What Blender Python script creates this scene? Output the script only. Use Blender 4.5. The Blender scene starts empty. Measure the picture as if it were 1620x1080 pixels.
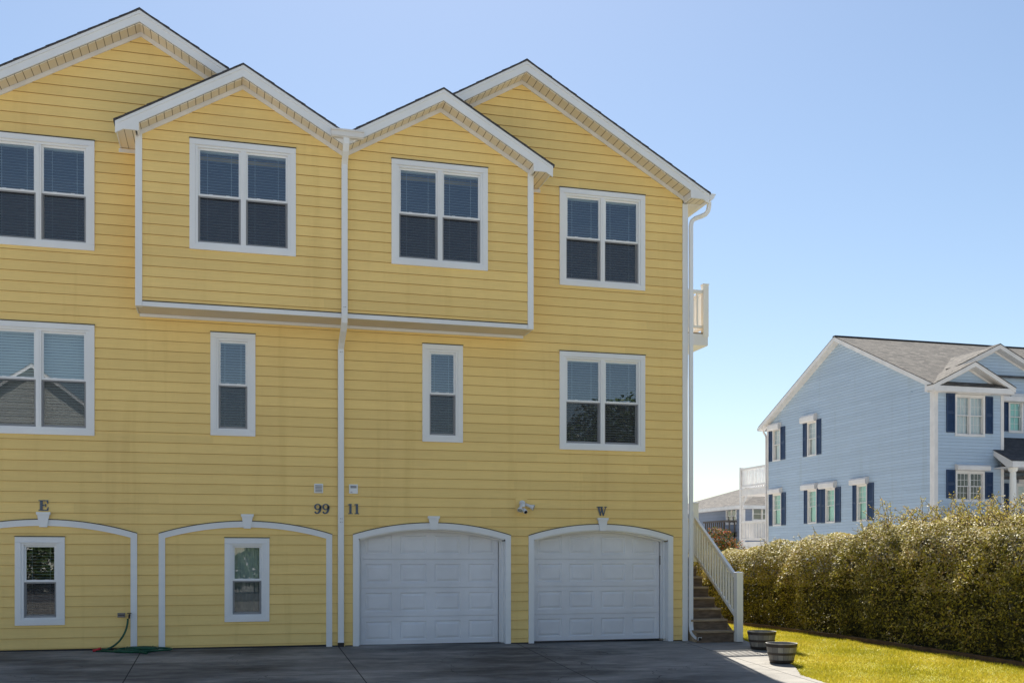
import bpy, math, random
import numpy as np
from mathutils import Vector, Matrix
random.seed(7); rng = np.random.default_rng(7)
SC = bpy.context.scene; COL = SC.collection
R = math.radians
# ------------------------------------------------------------------ camera
F = 1642.0; TH = R(15.33); EYE = 1.66
CT, ST = math.cos(TH), math.sin(TH)
cd = bpy.data.cameras.new('camera'); cam = bpy.data.objects.new('camera', cd); COL.objects.link(cam)
cam.location = (0, 0, EYE); cam.rotation_euler = (R(90), 0, -TH)
cd.sensor_width = 36; cd.lens = 36*F/1620; cd.shift_y = 340/1620.0
cd.clip_start = .1; cd.clip_end = 3000
SC.camera = cam
def ray(px, py):                       # direction of a photo pixel
    u = px-810.0; w = (880.0-py)/F
    return (u/F*CT+ST, CT-u/F*ST, w)
def gh(x, y):                          # height of the ground
    fx = 1.0 if x < 9.5 else max(.25, 1-(x-9.5)/2.6*.75)
    if x > 9.5: fx = max(.25, fx)
    dy = min(max(19.0-y, 0), 6.0)
    return .05-.0066*min(max(x, -6), 9)-.05*fx*dy
def gpt(px, py):                       # where a photo pixel meets the ground
    d = ray(px, py); z = 0.0
    for _ in range(30):
        t = (z-EYE)/d[2]; z = gh(d[0]*t, d[1]*t)
    return (d[0]*t, d[1]*t, z)
# ------------------------------------------------------------------ materials
def nm(name):
    m = bpy.data.materials.new(name); m.use_nodes = True
    nt = m.node_tree; b = nt.nodes['Principled BSDF']
    return m, nt, b
def N(nt, t, **k):
    n = nt.nodes.new(t)
    for a, v in k.items():
        if a.startswith('i_'): n.inputs[a[2:].replace('_', ' ')].default_value = v
        else: setattr(n, a, v)
    return n
def ramp(nt, src, stops):
    r = nt.nodes.new('ShaderNodeValToRGB'); e = r.color_ramp.elements
    e[0].position = stops[0][0]; e[0].color = (*stops[0][1], 1)
    e[1].position = stops[-1][0]; e[1].color = (*stops[-1][1], 1)
    for p, c in stops[1:-1]:
        q = e.new(p); q.color = (*c, 1)
    nt.links.new(src, r.inputs[0]); return r.outputs[0]
def noise(nt, scale, detail=4, rough=.55, vec=None, stretch=None):
    tc = nt.nodes.new('ShaderNodeTexCoord'); v = tc.outputs['Object']
    if stretch:
        mp = nt.nodes.new('ShaderNodeMapping'); mp.inputs['Scale'].default_value = stretch
        nt.links.new(v, mp.inputs[0]); v = mp.outputs[0]
    n = nt.nodes.new('ShaderNodeTexNoise'); n.inputs['Scale'].default_value = scale
    n.inputs['Detail'].default_value = detail; n.inputs['Roughness'].default_value = rough
    nt.links.new(v, n.inputs['Vector']); return n.outputs['Fac']
def mix(nt, f, a, b, mode='MIX'):
    m = nt.nodes.new('ShaderNodeMix'); m.data_type = 'RGBA'; m.blend_type = mode
    for s, v in ((0, f), (6, a), (7, b)):
        if isinstance(v, (int, float)): m.inputs[s].default_value = v
        elif isinstance(v, tuple): m.inputs[s].default_value = (*v, 1) if len(v) == 3 else v
        else: nt.links.new(v, m.inputs[s])
    return m.outputs[2]
def bump(nt, b, h, strength, dist=.01):
    n = nt.nodes.new('ShaderNodeBump'); n.inputs['Strength'].default_value = strength; n.inputs['Distance'].default_value = dist
    nt.links.new(h, n.inputs['Height']); nt.links.new(n.outputs[0], b.inputs['Normal'])
def simple(name, c, rough=.5, var=.12, scale=3, spec=.4, metal=0, bmp=0, stretch=None):
    m, nt, b = nm(name)
    n = noise(nt, scale, stretch=stretch)
    d = tuple(x*(1-var) for x in c); l = tuple(min(1, x*(1+var)) for x in c)
    nt.links.new(ramp(nt, n, [(.3, d), (.7, l)]), b.inputs['Base Color'])
    b.inputs['Roughness'].default_value = rough; b.inputs['Specular IOR Level'].default_value = spec; b.inputs['Metallic'].default_value = metal
    if bmp: bump(nt, b, noise(nt, scale*12, stretch=stretch), bmp)
    return m
def siding_mat(name, c, stain, grain=.35, lap_shade=(.52, .28, .08)):
    m, nt, b = nm(name)
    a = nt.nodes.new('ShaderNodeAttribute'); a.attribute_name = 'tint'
    c0 = ramp(nt, a.outputs['Fac'], [(0, lap_shade), (.04, lap_shade), (.05, tuple(x*.95 for x in c)), (1, tuple(min(1, x*1.05) for x in c))])  # lowest tint stops paint the shadow line under each lap
    st = ramp(nt, noise(nt, .7, 5, .6, stretch=(1, 1, .5)), [(.45, (0, 0, 0)), (.78, (1, 1, 1))])
    mm = nt.nodes.new('ShaderNodeMath'); mm.operation = 'MULTIPLY'; nt.links.new(st, mm.inputs[0]); mm.inputs[1].default_value = .45
    c1 = mix(nt, mm.outputs[0], c0, stain)
    g = noise(nt, 9, 6, .7, stretch=(.25, .25, 3.5))
    sk_ = ramp(nt, noise(nt, 2.6, 5, .65, stretch=(1, 1, .06)), [(.55, (1, 1, 1)), (.80, (.85, .82, .75))])
    c1 = mix(nt, .65, c1, sk_, 'MULTIPLY')
    c2 = mix(nt, .12, c1, ramp(nt, g, [(.3, (.35, .3, .2)), (.7, (1, 1, 1))]), 'MULTIPLY')
    nt.links.new(c2, b.inputs['Base Color']); b.inputs['Roughness'].default_value = .62; b.inputs['Specular IOR Level'].default_value = .25
    bump(nt, b, noise(nt, 14, 6, .7, stretch=(.3, .3, 5)), grain, .004)
    return m
M = {}
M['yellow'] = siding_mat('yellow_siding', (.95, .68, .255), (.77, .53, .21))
M['blue'] = siding_mat('blue_siding', (.47, .585, .71), (.43, .53, .63), lap_shade=(.17, .23, .34))
M['greyblue'] = siding_mat('greyblue_siding', (.23, .27, .36), (.2, .24, .32), lap_shade=(.05, .06, .09))
M['grey'] = siding_mat('pale_siding', (.62, .62, .56), (.5, .5, .46), lap_shade=(.2, .2, .18))
M['white'] = simple('white_trim', (.82, .82, .82), .42, .06, 1.1, bmp=.04, stretch=(1, 1, .4))
M['vinyl'] = simple('white_vinyl', (.90, .88, .82), .32, .02, 2.0)
M['cream'] = simple('aged_trim', (.77, .74, .71), .5, .08, 2.5)
M['door'] = simple('door_paint', (.76, .76, .79), .38, .08, 1.3)
M['dark'] = simple('dark_flashing', (.045, .035, .03), .5, .2)
M['black'] = simple('black_plastic', (.012, .012, .014), .4, .1)
M['navy'] = simple('navy_shutter', (.018, .045, .11), .45, .15, 4)
M['blind'] = simple('blind', (.74, .76, .74), .5, .04)
M['mint'] = simple('mint_blind', (.40, .80, .70), .5, .04)
M['inside'] = simple('interior', (.12, .10, .085), .8, .2)
M['sashgrey'] = simple('screen_frame', (.30, .30, .31), .45, .05)
M['metal'] = simple('letter_metal', (.10, .125, .165), .45, .25, 25, metal=.25)
M['lampwhite'] = simple('lamp_white', (.72, .72, .72), .3, .05)
M['lens'] = simple('lens', (.35, .42, .45), .12, .05, spec=.8)
M['hose'] = simple('hose', (.012, .085, .045), .38, .3, 12)
M['red'] = simple('red_fitting', (.5, .02, .03), .35, .1)
M['outlet'] = simple('outlet', (.20, .18, .17), .5, .1)
M['soil'] = simple('soil', (.03, .022, .016), .95, .4, 20, bmp=.5)
M['edging'] = simple('edging', (.075, .045, .028), .8, .35, 8, bmp=.4)
M['bark'] = simple('bark', (.13, .095, .065), .85, .3, 18, bmp=.4)
M['glazing_bar'] = M['white']
def soffit_mat():
    m, nt, b = nm('soffit')
    tc = nt.nodes.new('ShaderNodeTexCoord'); s = nt.nodes.new('ShaderNodeSeparateXYZ'); nt.links.new(tc.outputs['Object'], s.inputs[0])
    x = N(nt, 'ShaderNodeMath', operation='MULTIPLY'); nt.links.new(s.outputs[0], x.inputs[0]); x.inputs[1].default_value = 1/.125
    f = N(nt, 'ShaderNodeMath', operation='FRACT'); nt.links.new(x.outputs[0], f.inputs[0])
    l = N(nt, 'ShaderNodeMath', operation='LESS_THAN'); nt.links.new(f.outputs[0], l.inputs[0]); l.inputs[1].default_value = .09
    nt.links.new(mix(nt, l.outputs[0], (.80, .71, .56), (.26, .20, .13)), b.inputs['Base Color'])
    b.inputs['Roughness'].default_value = .6
    return m
M['soffit'] = soffit_mat()
M['beige'] = simple('beige_panel', (.70, .62, .50), .6, .08, 1.2)
def shingle_mat(name, c1, c2, ax='Y'):
    m, nt, b = nm(name)
    tc = nt.nodes.new('ShaderNodeTexCoord')
    mp = nt.nodes.new('ShaderNodeMapping'); nt.links.new(tc.outputs['UV'], mp.inputs[0])
    br = nt.nodes.new('ShaderNodeTexBrick'); nt.links.new(mp.outputs[0], br.inputs[0])
    br.inputs['Scale'].default_value = 1; br.inputs['Brick Width'].default_value = .28; br.inputs['Row Height'].default_value = .145
    br.inputs['Mortar Size'].default_value = .008; br.inputs['Mortar Smooth'].default_value = .3; br.inputs['Bias'].default_value = 0
    br.inputs['Color1'].default_value = (*c1, 1); br.inputs['Color2'].default_value = (*c2, 1); br.inputs['Mortar'].default_value = (c1[0]*.35, c1[1]*.35, c1[2]*.35, 1)
    n = ramp(nt, noise(nt, 7, 6, .75), [(.3, (.55, .55, .55)), (.7, (1.25, 1.25, 1.25))])
    c = mix(nt, 1.0, br.outputs[0], n, 'MULTIPLY')
    nt.links.new(c, b.inputs['Base Color']); b.inputs['Roughness'].default_value = .9
    bump(nt, b, br.outputs['Fac'], .5, -.01)
    return m
M['shingle'] = shingle_mat('taupe_shingle', (.15, .133, .115), (.06, .054, .049))
M['darkshingle'] = shingle_mat('charcoal_shingle', (.085, .08, .085), (.05, .05, .055))
def glass_mat(name, base=.10, tint=(.55, .62, .64), rough=.0):
    m, nt, b = nm(name); nt.nodes.remove(b)
    out = [n for n in nt.nodes if n.type == 'OUTPUT_MATERIAL'][0]
    t = N(nt, 'ShaderNodeBsdfTransparent'); t.inputs[0].default_value = (*tint, 1)
    g = N(nt, 'ShaderNodeBsdfGlossy'); g.inputs['Roughness'].default_value = rough; g.inputs[0].default_value = (.95, .97, 1, 1)
    w = noise(nt, 1.3, 1)
    bp = nt.nodes.new('ShaderNodeBump'); bp.inputs['Strength'].default_value = .06; bp.inputs['Distance'].default_value = .01
    nt.links.new(w, bp.inputs['Height']); nt.links.new(bp.outputs[0], g.inputs['Normal'])
    lw = N(nt, 'ShaderNodeLayerWeight'); lw.inputs[0].default_value = .5
    p = N(nt, 'ShaderNodeMath', operation='POWER'); nt.links.new(lw.outputs['Facing'], p.inputs[0]); p.inputs[1].default_value = 4
    q = N(nt, 'ShaderNodeMath', operation='MULTIPLY_ADD'); nt.links.new(p.outputs[0], q.inputs[0]); q.inputs[1].default_value = 1-base; q.inputs[2].default_value = base
    mx = N(nt, 'ShaderNodeMixShader'); nt.links.new(q.outputs[0], mx.inputs[0]); nt.links.new(t.outputs[0], mx.inputs[1]); nt.links.new(g.outputs[0], mx.inputs[2])
    nt.links.new(mx.outputs[0], out.inputs[0]); return m
M['clear_glass'] = glass_mat('clear_glass', .10, (.85, .9, .9))
M['glass'] = glass_mat('window_glass', .17, (.70, .78, .80))
def screen_mat():
    m, nt, b = nm('insect_screen'); out = [n for n in nt.nodes if n.type == 'OUTPUT_MATERIAL'][0]
    t = N(nt, 'ShaderNodeBsdfTransparent')
    b.inputs['Base Color'].default_value = (.05, .05, .055, 1); b.inputs['Roughness'].default_value = .8
    mx = N(nt, 'ShaderNodeMixShader'); mx.inputs[0].default_value = .42
    nt.links.new(t.outputs[0], mx.inputs[1]); nt.links.new(b.outputs[0], mx.inputs[2]); nt.links.new(mx.outputs[0], out.inputs[0]); return m
M['screen'] = screen_mat()
def step_mat():
    m, nt, b = nm('weathered_wood')
    n = noise(nt, 5, 6, .65, stretch=(1, 4, 4)); n2 = noise(nt, 1.7, 3, .5)
    c = ramp(nt, n, [(.3, (.26, .19, .12)), (.55, (.44, .33, .21)), (.75, (.58, .46, .32))])
    nt.links.new(mix(nt, .5, c, ramp(nt, n2, [(.35, (.5, .45, .4)), (.65, (1.1, 1.1, 1.1))]), 'MULTIPLY'), b.inputs['Base Color'])
    b.inputs['Roughness'].default_value = .85; bump(nt, b, n, .3); return m
M['step'] = step_mat()
M['riser'] = simple('riser_board', (.17, .12, .08), .85, .35, 5, bmp=.3, stretch=(1, 4, 4))
def stave_mat():
    m, nt, b = nm('barrel_stave')
    a = nt.nodes.new('ShaderNodeAttribute'); a.attribute_name = 'tint'
    c = ramp(nt, a.outputs['Fac'], [(0, (.17, .16, .145)), (1, (.32, .30, .265))])
    nt.links.new(mix(nt, .6, c, ramp(nt, noise(nt, 14, 5, .7, stretch=(1, 1, .15)), [(.3, (.5, .5, .5)), (.7, (1.2, 1.2, 1.2))]), 'MULTIPLY'), b.inputs['Base Color'])
    b.inputs['Roughness'].default_value = .7; return m
M['stave'] = stave_mat()
M['hoop'] = simple('barrel_hoop', (.045, .035, .03), .5, .25, 9)
def concrete_mat():
    m, nt, b = nm('concrete')
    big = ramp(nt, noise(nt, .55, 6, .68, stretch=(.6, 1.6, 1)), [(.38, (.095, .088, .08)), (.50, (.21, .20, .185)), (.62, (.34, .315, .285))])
    tc = nt.nodes.new('ShaderNodeTexCoord'); s = nt.nodes.new('ShaderNodeSeparateXYZ'); nt.links.new(tc.outputs['Object'], s.inputs[0])
    # dark blotchy slabs turn paler at the walk by the steps and towards the street
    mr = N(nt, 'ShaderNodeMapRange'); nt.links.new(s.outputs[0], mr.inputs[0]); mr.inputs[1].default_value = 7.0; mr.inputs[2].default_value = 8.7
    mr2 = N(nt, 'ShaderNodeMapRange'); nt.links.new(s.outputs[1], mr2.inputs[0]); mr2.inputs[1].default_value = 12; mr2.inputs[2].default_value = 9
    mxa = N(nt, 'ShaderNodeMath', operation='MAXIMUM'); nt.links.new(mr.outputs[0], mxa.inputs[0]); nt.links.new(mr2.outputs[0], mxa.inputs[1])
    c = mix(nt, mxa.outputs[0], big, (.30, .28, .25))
    med = ramp(nt, noise(nt, 2.2, 6, .65, stretch=(1, 2.2, 1)), [(.3, (.72, .72, .74)), (.7, (1.15, 1.15, 1.12))])
    c = mix(nt, 1.0, c, med, 'MULTIPLY')
    c = mix(nt, .5, c, ramp(nt, noise(nt, 60, 3, .7), [(.3, (.7, .7, .7)), (.7, (1.2, 1.2, 1.2))]), 'MULTIPLY')
    jf = None
    for ax, period, off in ((0, 3.36, 1.93), (1, 3.9, 15.85)):
        q = N(nt, 'ShaderNodeMath', operation='SUBTRACT'); nt.links.new(s.outputs[ax], q.inputs[0]); q.inputs[1].default_value = off-period*20
        w = N(nt, 'ShaderNodeMath', operation='MODULO'); nt.links.new(q.outputs[0], w.inputs[0]); w.inputs[1].default_value = period
        l = N(nt, 'ShaderNodeMath', operation='LESS_THAN'); nt.links.new(w.outputs[0], l.inputs[0]); l.inputs[1].default_value = .018
        if jf is None: jf = l.outputs[0]
        else:
            mxx = N(nt, 'ShaderNodeMath', operation='MAXIMUM'); nt.links.new(jf, mxx.inputs[0]); nt.links.new(l.outputs[0], mxx.inputs[1]); jf = mxx.outputs[0]
    c = mix(nt, jf, c, (.025, .022, .02))
    nt.links.new(c, b.inputs['Base Color']); b.inputs['Roughness'].default_value = .8; b.inputs['Specular IOR Level'].default_value = .3
    # hairline cracks
    vo = nt.nodes.new('ShaderNodeTexVoronoi'); vo.feature = 'DISTANCE_TO_EDGE'; vo.inputs['Scale'].default_value = .33
    tcc = nt.nodes.new('ShaderNodeTexCoord'); nn = nt.nodes.new('ShaderNodeTexNoise'); nn.inputs['Scale'].default_value = 2.5; nn.inputs['Detail'].default_value = 5
    nt.links.new(tcc.outputs['Object'], nn.inputs['Vector'])
    vm = nt.nodes.new('ShaderNodeVectorMath'); vm.operation = 'MULTIPLY_ADD'; nt.links.new(nn.outputs['Color'], vm.inputs[0]); vm.inputs[1].default_value = (.7, .7, 0); nt.links.new(tcc.outputs['Object'], vm.inputs[2])
    nt.links.new(vm.outputs[0], vo.inputs['Vector'])
    lt = N(nt, 'ShaderNodeMath', operation='LESS_THAN'); nt.links.new(vo.outputs['Distance'], lt.inputs[0]); lt.inputs[1].default_value = .0016
    c = mix(nt, lt.outputs[0], c, (.05, .045, .04)); nt.links.new(c, b.inputs['Base Color'])
    bump(nt, b, noise(nt, 40, 5, .7), .25, .004); return m
M['concrete'] = concrete_mat()
def lawn_mat():
    m, nt, b = nm('lawn_soil')
    c = ramp(nt, noise(nt, 1.3, 6, .65), [(.3, (.24, .25, .016)), (.55, (.40, .37, .028)), (.75, (.50, .42, .06))])
    c = mix(nt, .6, c, ramp(nt, noise(nt, 45, 4, .7), [(.3, (.35, .35, .3)), (.7, (1.2, 1.2, 1.1))]), 'MULTIPLY')
    nt.links.new(c, b.inputs['Base Color']); b.inputs['Roughness'].default_value = .9; bump(nt, b, noise(nt, 60, 4, .7), .6, .02); return m
M['lawn'] = lawn_mat()
M['asphalt'] = simple('asphalt', (.12, .12, .125), .85, .15, 3, bmp=.3)
def leaf_mat(name, stops, rough=.35, trans=.25, spec=.5, back=None):
    m, nt, b = nm(name); out = [n for n in nt.nodes if n.type == 'OUTPUT_MATERIAL'][0]
    a = nt.nodes.new('ShaderNodeAttribute'); a.attribute_name = 'tint'
    c = ramp(nt, a.outputs['Fac'], stops)
    nt.links.new(c, b.inputs['Base Color']); b.inputs['Roughness'].default_value = rough; b.inputs['Specular IOR Level'].default_value = spec
    t = N(nt, 'ShaderNodeBsdfTranslucent'); nt.links.new(c, t.inputs[0])
    mx = N(nt, 'ShaderNodeMixShader'); mx.inputs[0].default_value = trans
    nt.links.new(b.outputs[0], mx.inputs[1]); nt.links.new(t.outputs[0], mx.inputs[2]); nt.links.new(mx.outputs[0], out.inputs[0]); return m
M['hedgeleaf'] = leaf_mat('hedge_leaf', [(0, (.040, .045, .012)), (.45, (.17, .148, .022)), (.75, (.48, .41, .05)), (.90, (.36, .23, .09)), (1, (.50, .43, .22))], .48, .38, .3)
M['redleaf'] = leaf_mat('red_leaf', [(0, (.03, .05, .012)), (.6, (.09, .11, .02)), (.85, (.34, .16, .03)), (1, (.5, .10, .03))], .65, .3, .15)
M['treeleaf'] = leaf_mat('tree_leaf', [(0, (.03, .055, .015)), (1, (.08, .12, .03))], .4)
M['grassblade'] = leaf_mat('grass_blade', [(0, (.27, .27, .018)), (.5, (.49, .43, .03)), (1, (.66, .52, .09))], .5, .35, .3)
# ------------------------------------------------------------------ mesh helpers
IDM = lambda a, b, c: (a, b, c)
class MB:
    def __init__(s): s.v = []; s.f = []; s.t = []; s.uv = None
    def add(s, vs, fs, tint=.5):
        n = len(s.v); s.v += [tuple(p) for p in vs]
        for f in fs: s.f.append(tuple(i+n for i in f)); s.t.append(tint)
    def box(s, a0, a1, b0, b1, c0, c1, Mp=IDM, tint=.5):
        s.add([Mp(a, b, c) for a in (a0, a1) for b in (b0, b1) for c in (c0, c1)],
              [(0, 1, 3, 2), (4, 6, 7, 5), (0, 4, 5, 1), (2, 3, 7, 6), (0, 2, 6, 4), (1, 5, 7, 3)], tint)
    def prism(s, poly, o0, o1, Mp):            # poly in wall coords (a, z), thickness o0..o1 outwards
        n = len(poly)
        vs = [Mp(a, z, o0) for a, z in poly]+[Mp(a, z, o1) for a, z in poly]
        s.add(vs, [tuple(range(n)), tuple(range(2*n-1, n-1, -1))]+[(i, (i+1) % n, n+(i+1) % n, n+i) for i in range(n)])
    def sweep(s, path, prof, up=Vector((0, 0, 1)), caps=True, tint=.5):
        P = [Vector(p) for p in path]; n = len(prof); base = len(s.v); u = None
        for i, p in enumerate(P):
            t = (P[min(i+1, len(P)-1)]-P[max(i-1, 0)]).normalized()
            if u is None:
                a = up if abs(t.dot(up)) < .95 else Vector((1, 0, 0)); u = (a-t*a.dot(t)).normalized()
            else: u = (u-t*u.dot(t)).normalized()
            w = t.cross(u)
            r = prof[0][2] if len(prof[0]) > 2 else 1
            for q in prof: s.v.append(tuple(p+u*q[0]+w*q[1]))
        for i in range(len(P)-1):
            for j in range(n):
                s.f.append((base+i*n+j, base+i*n+(j+1) % n, base+(i+1)*n+(j+1) % n, base+(i+1)*n+j)); s.t.append(tint)
        if caps:
            s.f.append(tuple(base+j for j in range(n))); s.f.append(tuple(base+(len(P)-1)*n+j for j in range(n-1, -1, -1))); s.t += [tint, tint]
    def tube(s, path, r, n=8, taper=None):
        if taper is None: s.sweep(path, [(r*math.cos(2*math.pi*k/n), r*math.sin(2*math.pi*k/n)) for k in range(n)]); return
        P = [Vector(p) for p in path]; base = len(s.v); u = None; L = len(P)
        for i, p in enumerate(P):
            t = (P[min(i+1, L-1)]-P[max(i-1, 0)]).normalized()
            if u is None:
                a = Vector((0, 0, 1)) if abs(t.z) < .95 else Vector((1, 0, 0)); u = (a-t*a.dot(t)).normalized()
            else: u = (u-t*u.dot(t)).normalized()
            w = t.cross(u); rr = r+(taper-r)*i/(L-1)
            for k in range(n): s.v.append(tuple(p+u*rr*math.cos(2*math.pi*k/n)+w*rr*math.sin(2*math.pi*k/n)))
        for i in range(L-1):
            for j in range(n):
                s.f.append((base+i*n+j, base+i*n+(j+1) % n, base+(i+1)*n+(j+1) % n, base+(i+1)*n+j)); s.t.append(.5)
    def lathe(s, prof, c, n=32, tints=None, Mx=None):
        base = len(s.v)
        for r, z in prof:
            for k in range(n):
                a = 2*math.pi*k/n; p = Vector((r*math.cos(a), r*math.sin(a), z))
                if Mx: p = Mx @ p
                s.v.append((p.x+c[0], p.y+c[1], p.z+c[2]))
        for i in range(len(prof)-1):
            for j in range(n):
                s.f.append((base+i*n+j, base+i*n+(j+1) % n, base+(i+1)*n+(j+1) % n, base+(i+1)*n+j))
                s.t.append(tints[j] if tints else .5)
    def build(s, name, mat, parent=None, bevel=0, smooth=False):
        me = bpy.data.meshes.new(name); o = bpy.data.objects.new(name, me); COL.objects.link(o)
        org = Vector((0, 0, 0))
        if parent is not None:
            p = parent
            while p is not None: org += Vector(p.location); p = p.parent
        me.from_pydata([(x-org.x, y-org.y, z-org.z) for x, y, z in s.v], [], s.f)
        if s.uv:
            ul = me.uv_layers.new(name='UVMap'); fl = [c for face in s.uv for c in face]
            for i, c in enumerate(fl): ul.data[i].uv = c
        at = me.attributes.new('tint', 'FLOAT', 'FACE'); at.data.foreach_set('value', s.t)
        me.materials.append(mat)
        if smooth: me.polygons.foreach_set('use_smooth', [True]*len(me.polygons))
        if parent is not None: o.parent = parent
        if bevel:
            b = o.modifiers.new('bevel', 'BEVEL'); b.width = bevel; b.segments = 2; b.limit_method = 'ANGLE'; b.angle_limit = R(40)
        return o
def roofquad(mb, pts, uv0=(0, 0)):            # quad with metric UVs for the shingle pattern: pts eave a->b, ridge b->a
    P = [Vector(p) for p in pts]; n = len(mb.v); mb.v += [tuple(p) for p in P]; mb.f.append(tuple(range(n, n+4))); mb.t.append(.5)
    e = (P[1]-P[0]).normalized(); up = (P[3]-P[0]); up = (up-e*up.dot(e)).normalized()
    if mb.uv is None: mb.uv = []
    mb.uv.append([((p-P[0]).dot(e)+uv0[0], (p-P[0]).dot(up)+uv0[1]) for p in P])
def thing(name, label, cat, loc=(0, 0, 0), group=None):
    o = bpy.data.objects.new(name, None); COL.objects.link(o); o.location = loc; o.empty_display_size = .2
    return tag(o, label, cat, group)
def tag(o, label, cat, group=None):
    o['label'] = label; o['category'] = cat
    if group: o['group'] = group
    return o
def kind(o, k='structure', label=None, cat=None):
    o['kind'] = k
    if label: o['label'] = label
    if cat: o['category'] = cat
    return o
def FRONT(Y): return lambda a, z, o: (a, Y-o, z)          # wall facing the camera
def LEFTW(X): return lambda a, z, o: (X-o, a, z)          # wall facing -X, a = world Y
def RIGHTW(X): return lambda a, z, o: (X+o, a, z)
def BACKW(Y): return lambda a, z, o: (a, Y+o, z)
# lap siding with real laps; holes = (z0, z1, fl, fr) with fl/fr callables
def siding(mb, Mp, z0, ztop, xl, xr, exp, holes=(), kinks=(), lap=.018, zmin=-9, vary=True, gap=.0042):
    rr = random.Random(int(ztop*100)+len(holes)); k = 0; z = z0
    while z < ztop-1e-6:
        zt = min(z+exp, ztop); zb = max(z, zmin)
        cuts = {zb, zt}
        for h in holes:
            for q in (h[0], h[1]):
                if zb < q < zt: cuts.add(q)
            if len(h) > 4 and h[4] and h[1] > zb and h[4] < zt:
                for i in range(1, 5):
                    q = zb+(zt-zb)*i/5
                    if h[4] < q < h[1]: cuts.add(q)
        for q in kinks:
            if zb < q < zt: cuts.add(q)
        cs = sorted(cuts); t = rr.random()
        for a, b in zip(cs, cs[1:]):
            if b-a < 1e-6: continue
            e = 1e-7; za, zc = a+e, b-e
            lo = [xl(za)]; hi = [xl(zc)]
            for h in sorted(holes, key=lambda h: h[2](max(h[0], min(h[1], za)))):
                if h[0] <= za and h[1] >= zc:
                    lo += [h[2](za), h[3](za)]; hi += [h[2](zc), h[3](zc)]
            lo.append(xr(za)); hi.append(xr(zc))
            oa = .002+(lap-.002)*(1-(a-z)/exp); ob = .002+(lap-.002)*(1-(b-z)/exp)
            for i in range(0, len(lo), 2):
                if lo[i+1]-lo[i] < 1e-4 and hi[i+1]-hi[i] < 1e-4: continue
                x0, x1, X0, X1 = lo[i], lo[i+1], hi[i], hi[i+1]
                js = [x for x in ((k*1.37 % 3.66)-40+3.66*j for j in range(30)) if max(x0, X0) < x < min(x1, X1)] if vary else []
                L = [x0]+js+[x1]; U = [X0]+js+[X1]
                for j in range(len(L)-1):
                    tt = (math.sin((k*12.9898+math.floor((L[j]+40)/3.66)*78.233))*43758.5453) % 1.0
                    tt = .1+.9*tt; bb = b-gap if (b == zt and b-a > gap*1.5 and gap) else b
                    mb.add([Mp(L[j], a, oa), Mp(L[j+1], a, oa), Mp(U[j+1], bb, ob), Mp(U[j], bb, ob)], [(0, 1, 2, 3)], tt)
                if b == zt and b-a > gap*1.5 and gap:  # groove faces get the painted lap shadow colour
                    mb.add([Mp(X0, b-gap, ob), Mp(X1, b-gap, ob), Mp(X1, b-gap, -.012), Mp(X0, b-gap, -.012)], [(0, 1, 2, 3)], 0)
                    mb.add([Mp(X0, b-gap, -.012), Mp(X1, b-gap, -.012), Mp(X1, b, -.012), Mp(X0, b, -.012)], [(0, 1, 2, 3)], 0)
                if a == zb and a > z0-.001:  # board underside, also in the painted shadow colour
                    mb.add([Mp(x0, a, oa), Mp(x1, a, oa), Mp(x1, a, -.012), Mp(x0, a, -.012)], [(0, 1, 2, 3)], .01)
        z += exp; k += 1
def c_(v): return lambda z: v
def rect(a0, a1, z0, z1): return (z0, z1, c_(a0), c_(a1))
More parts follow.
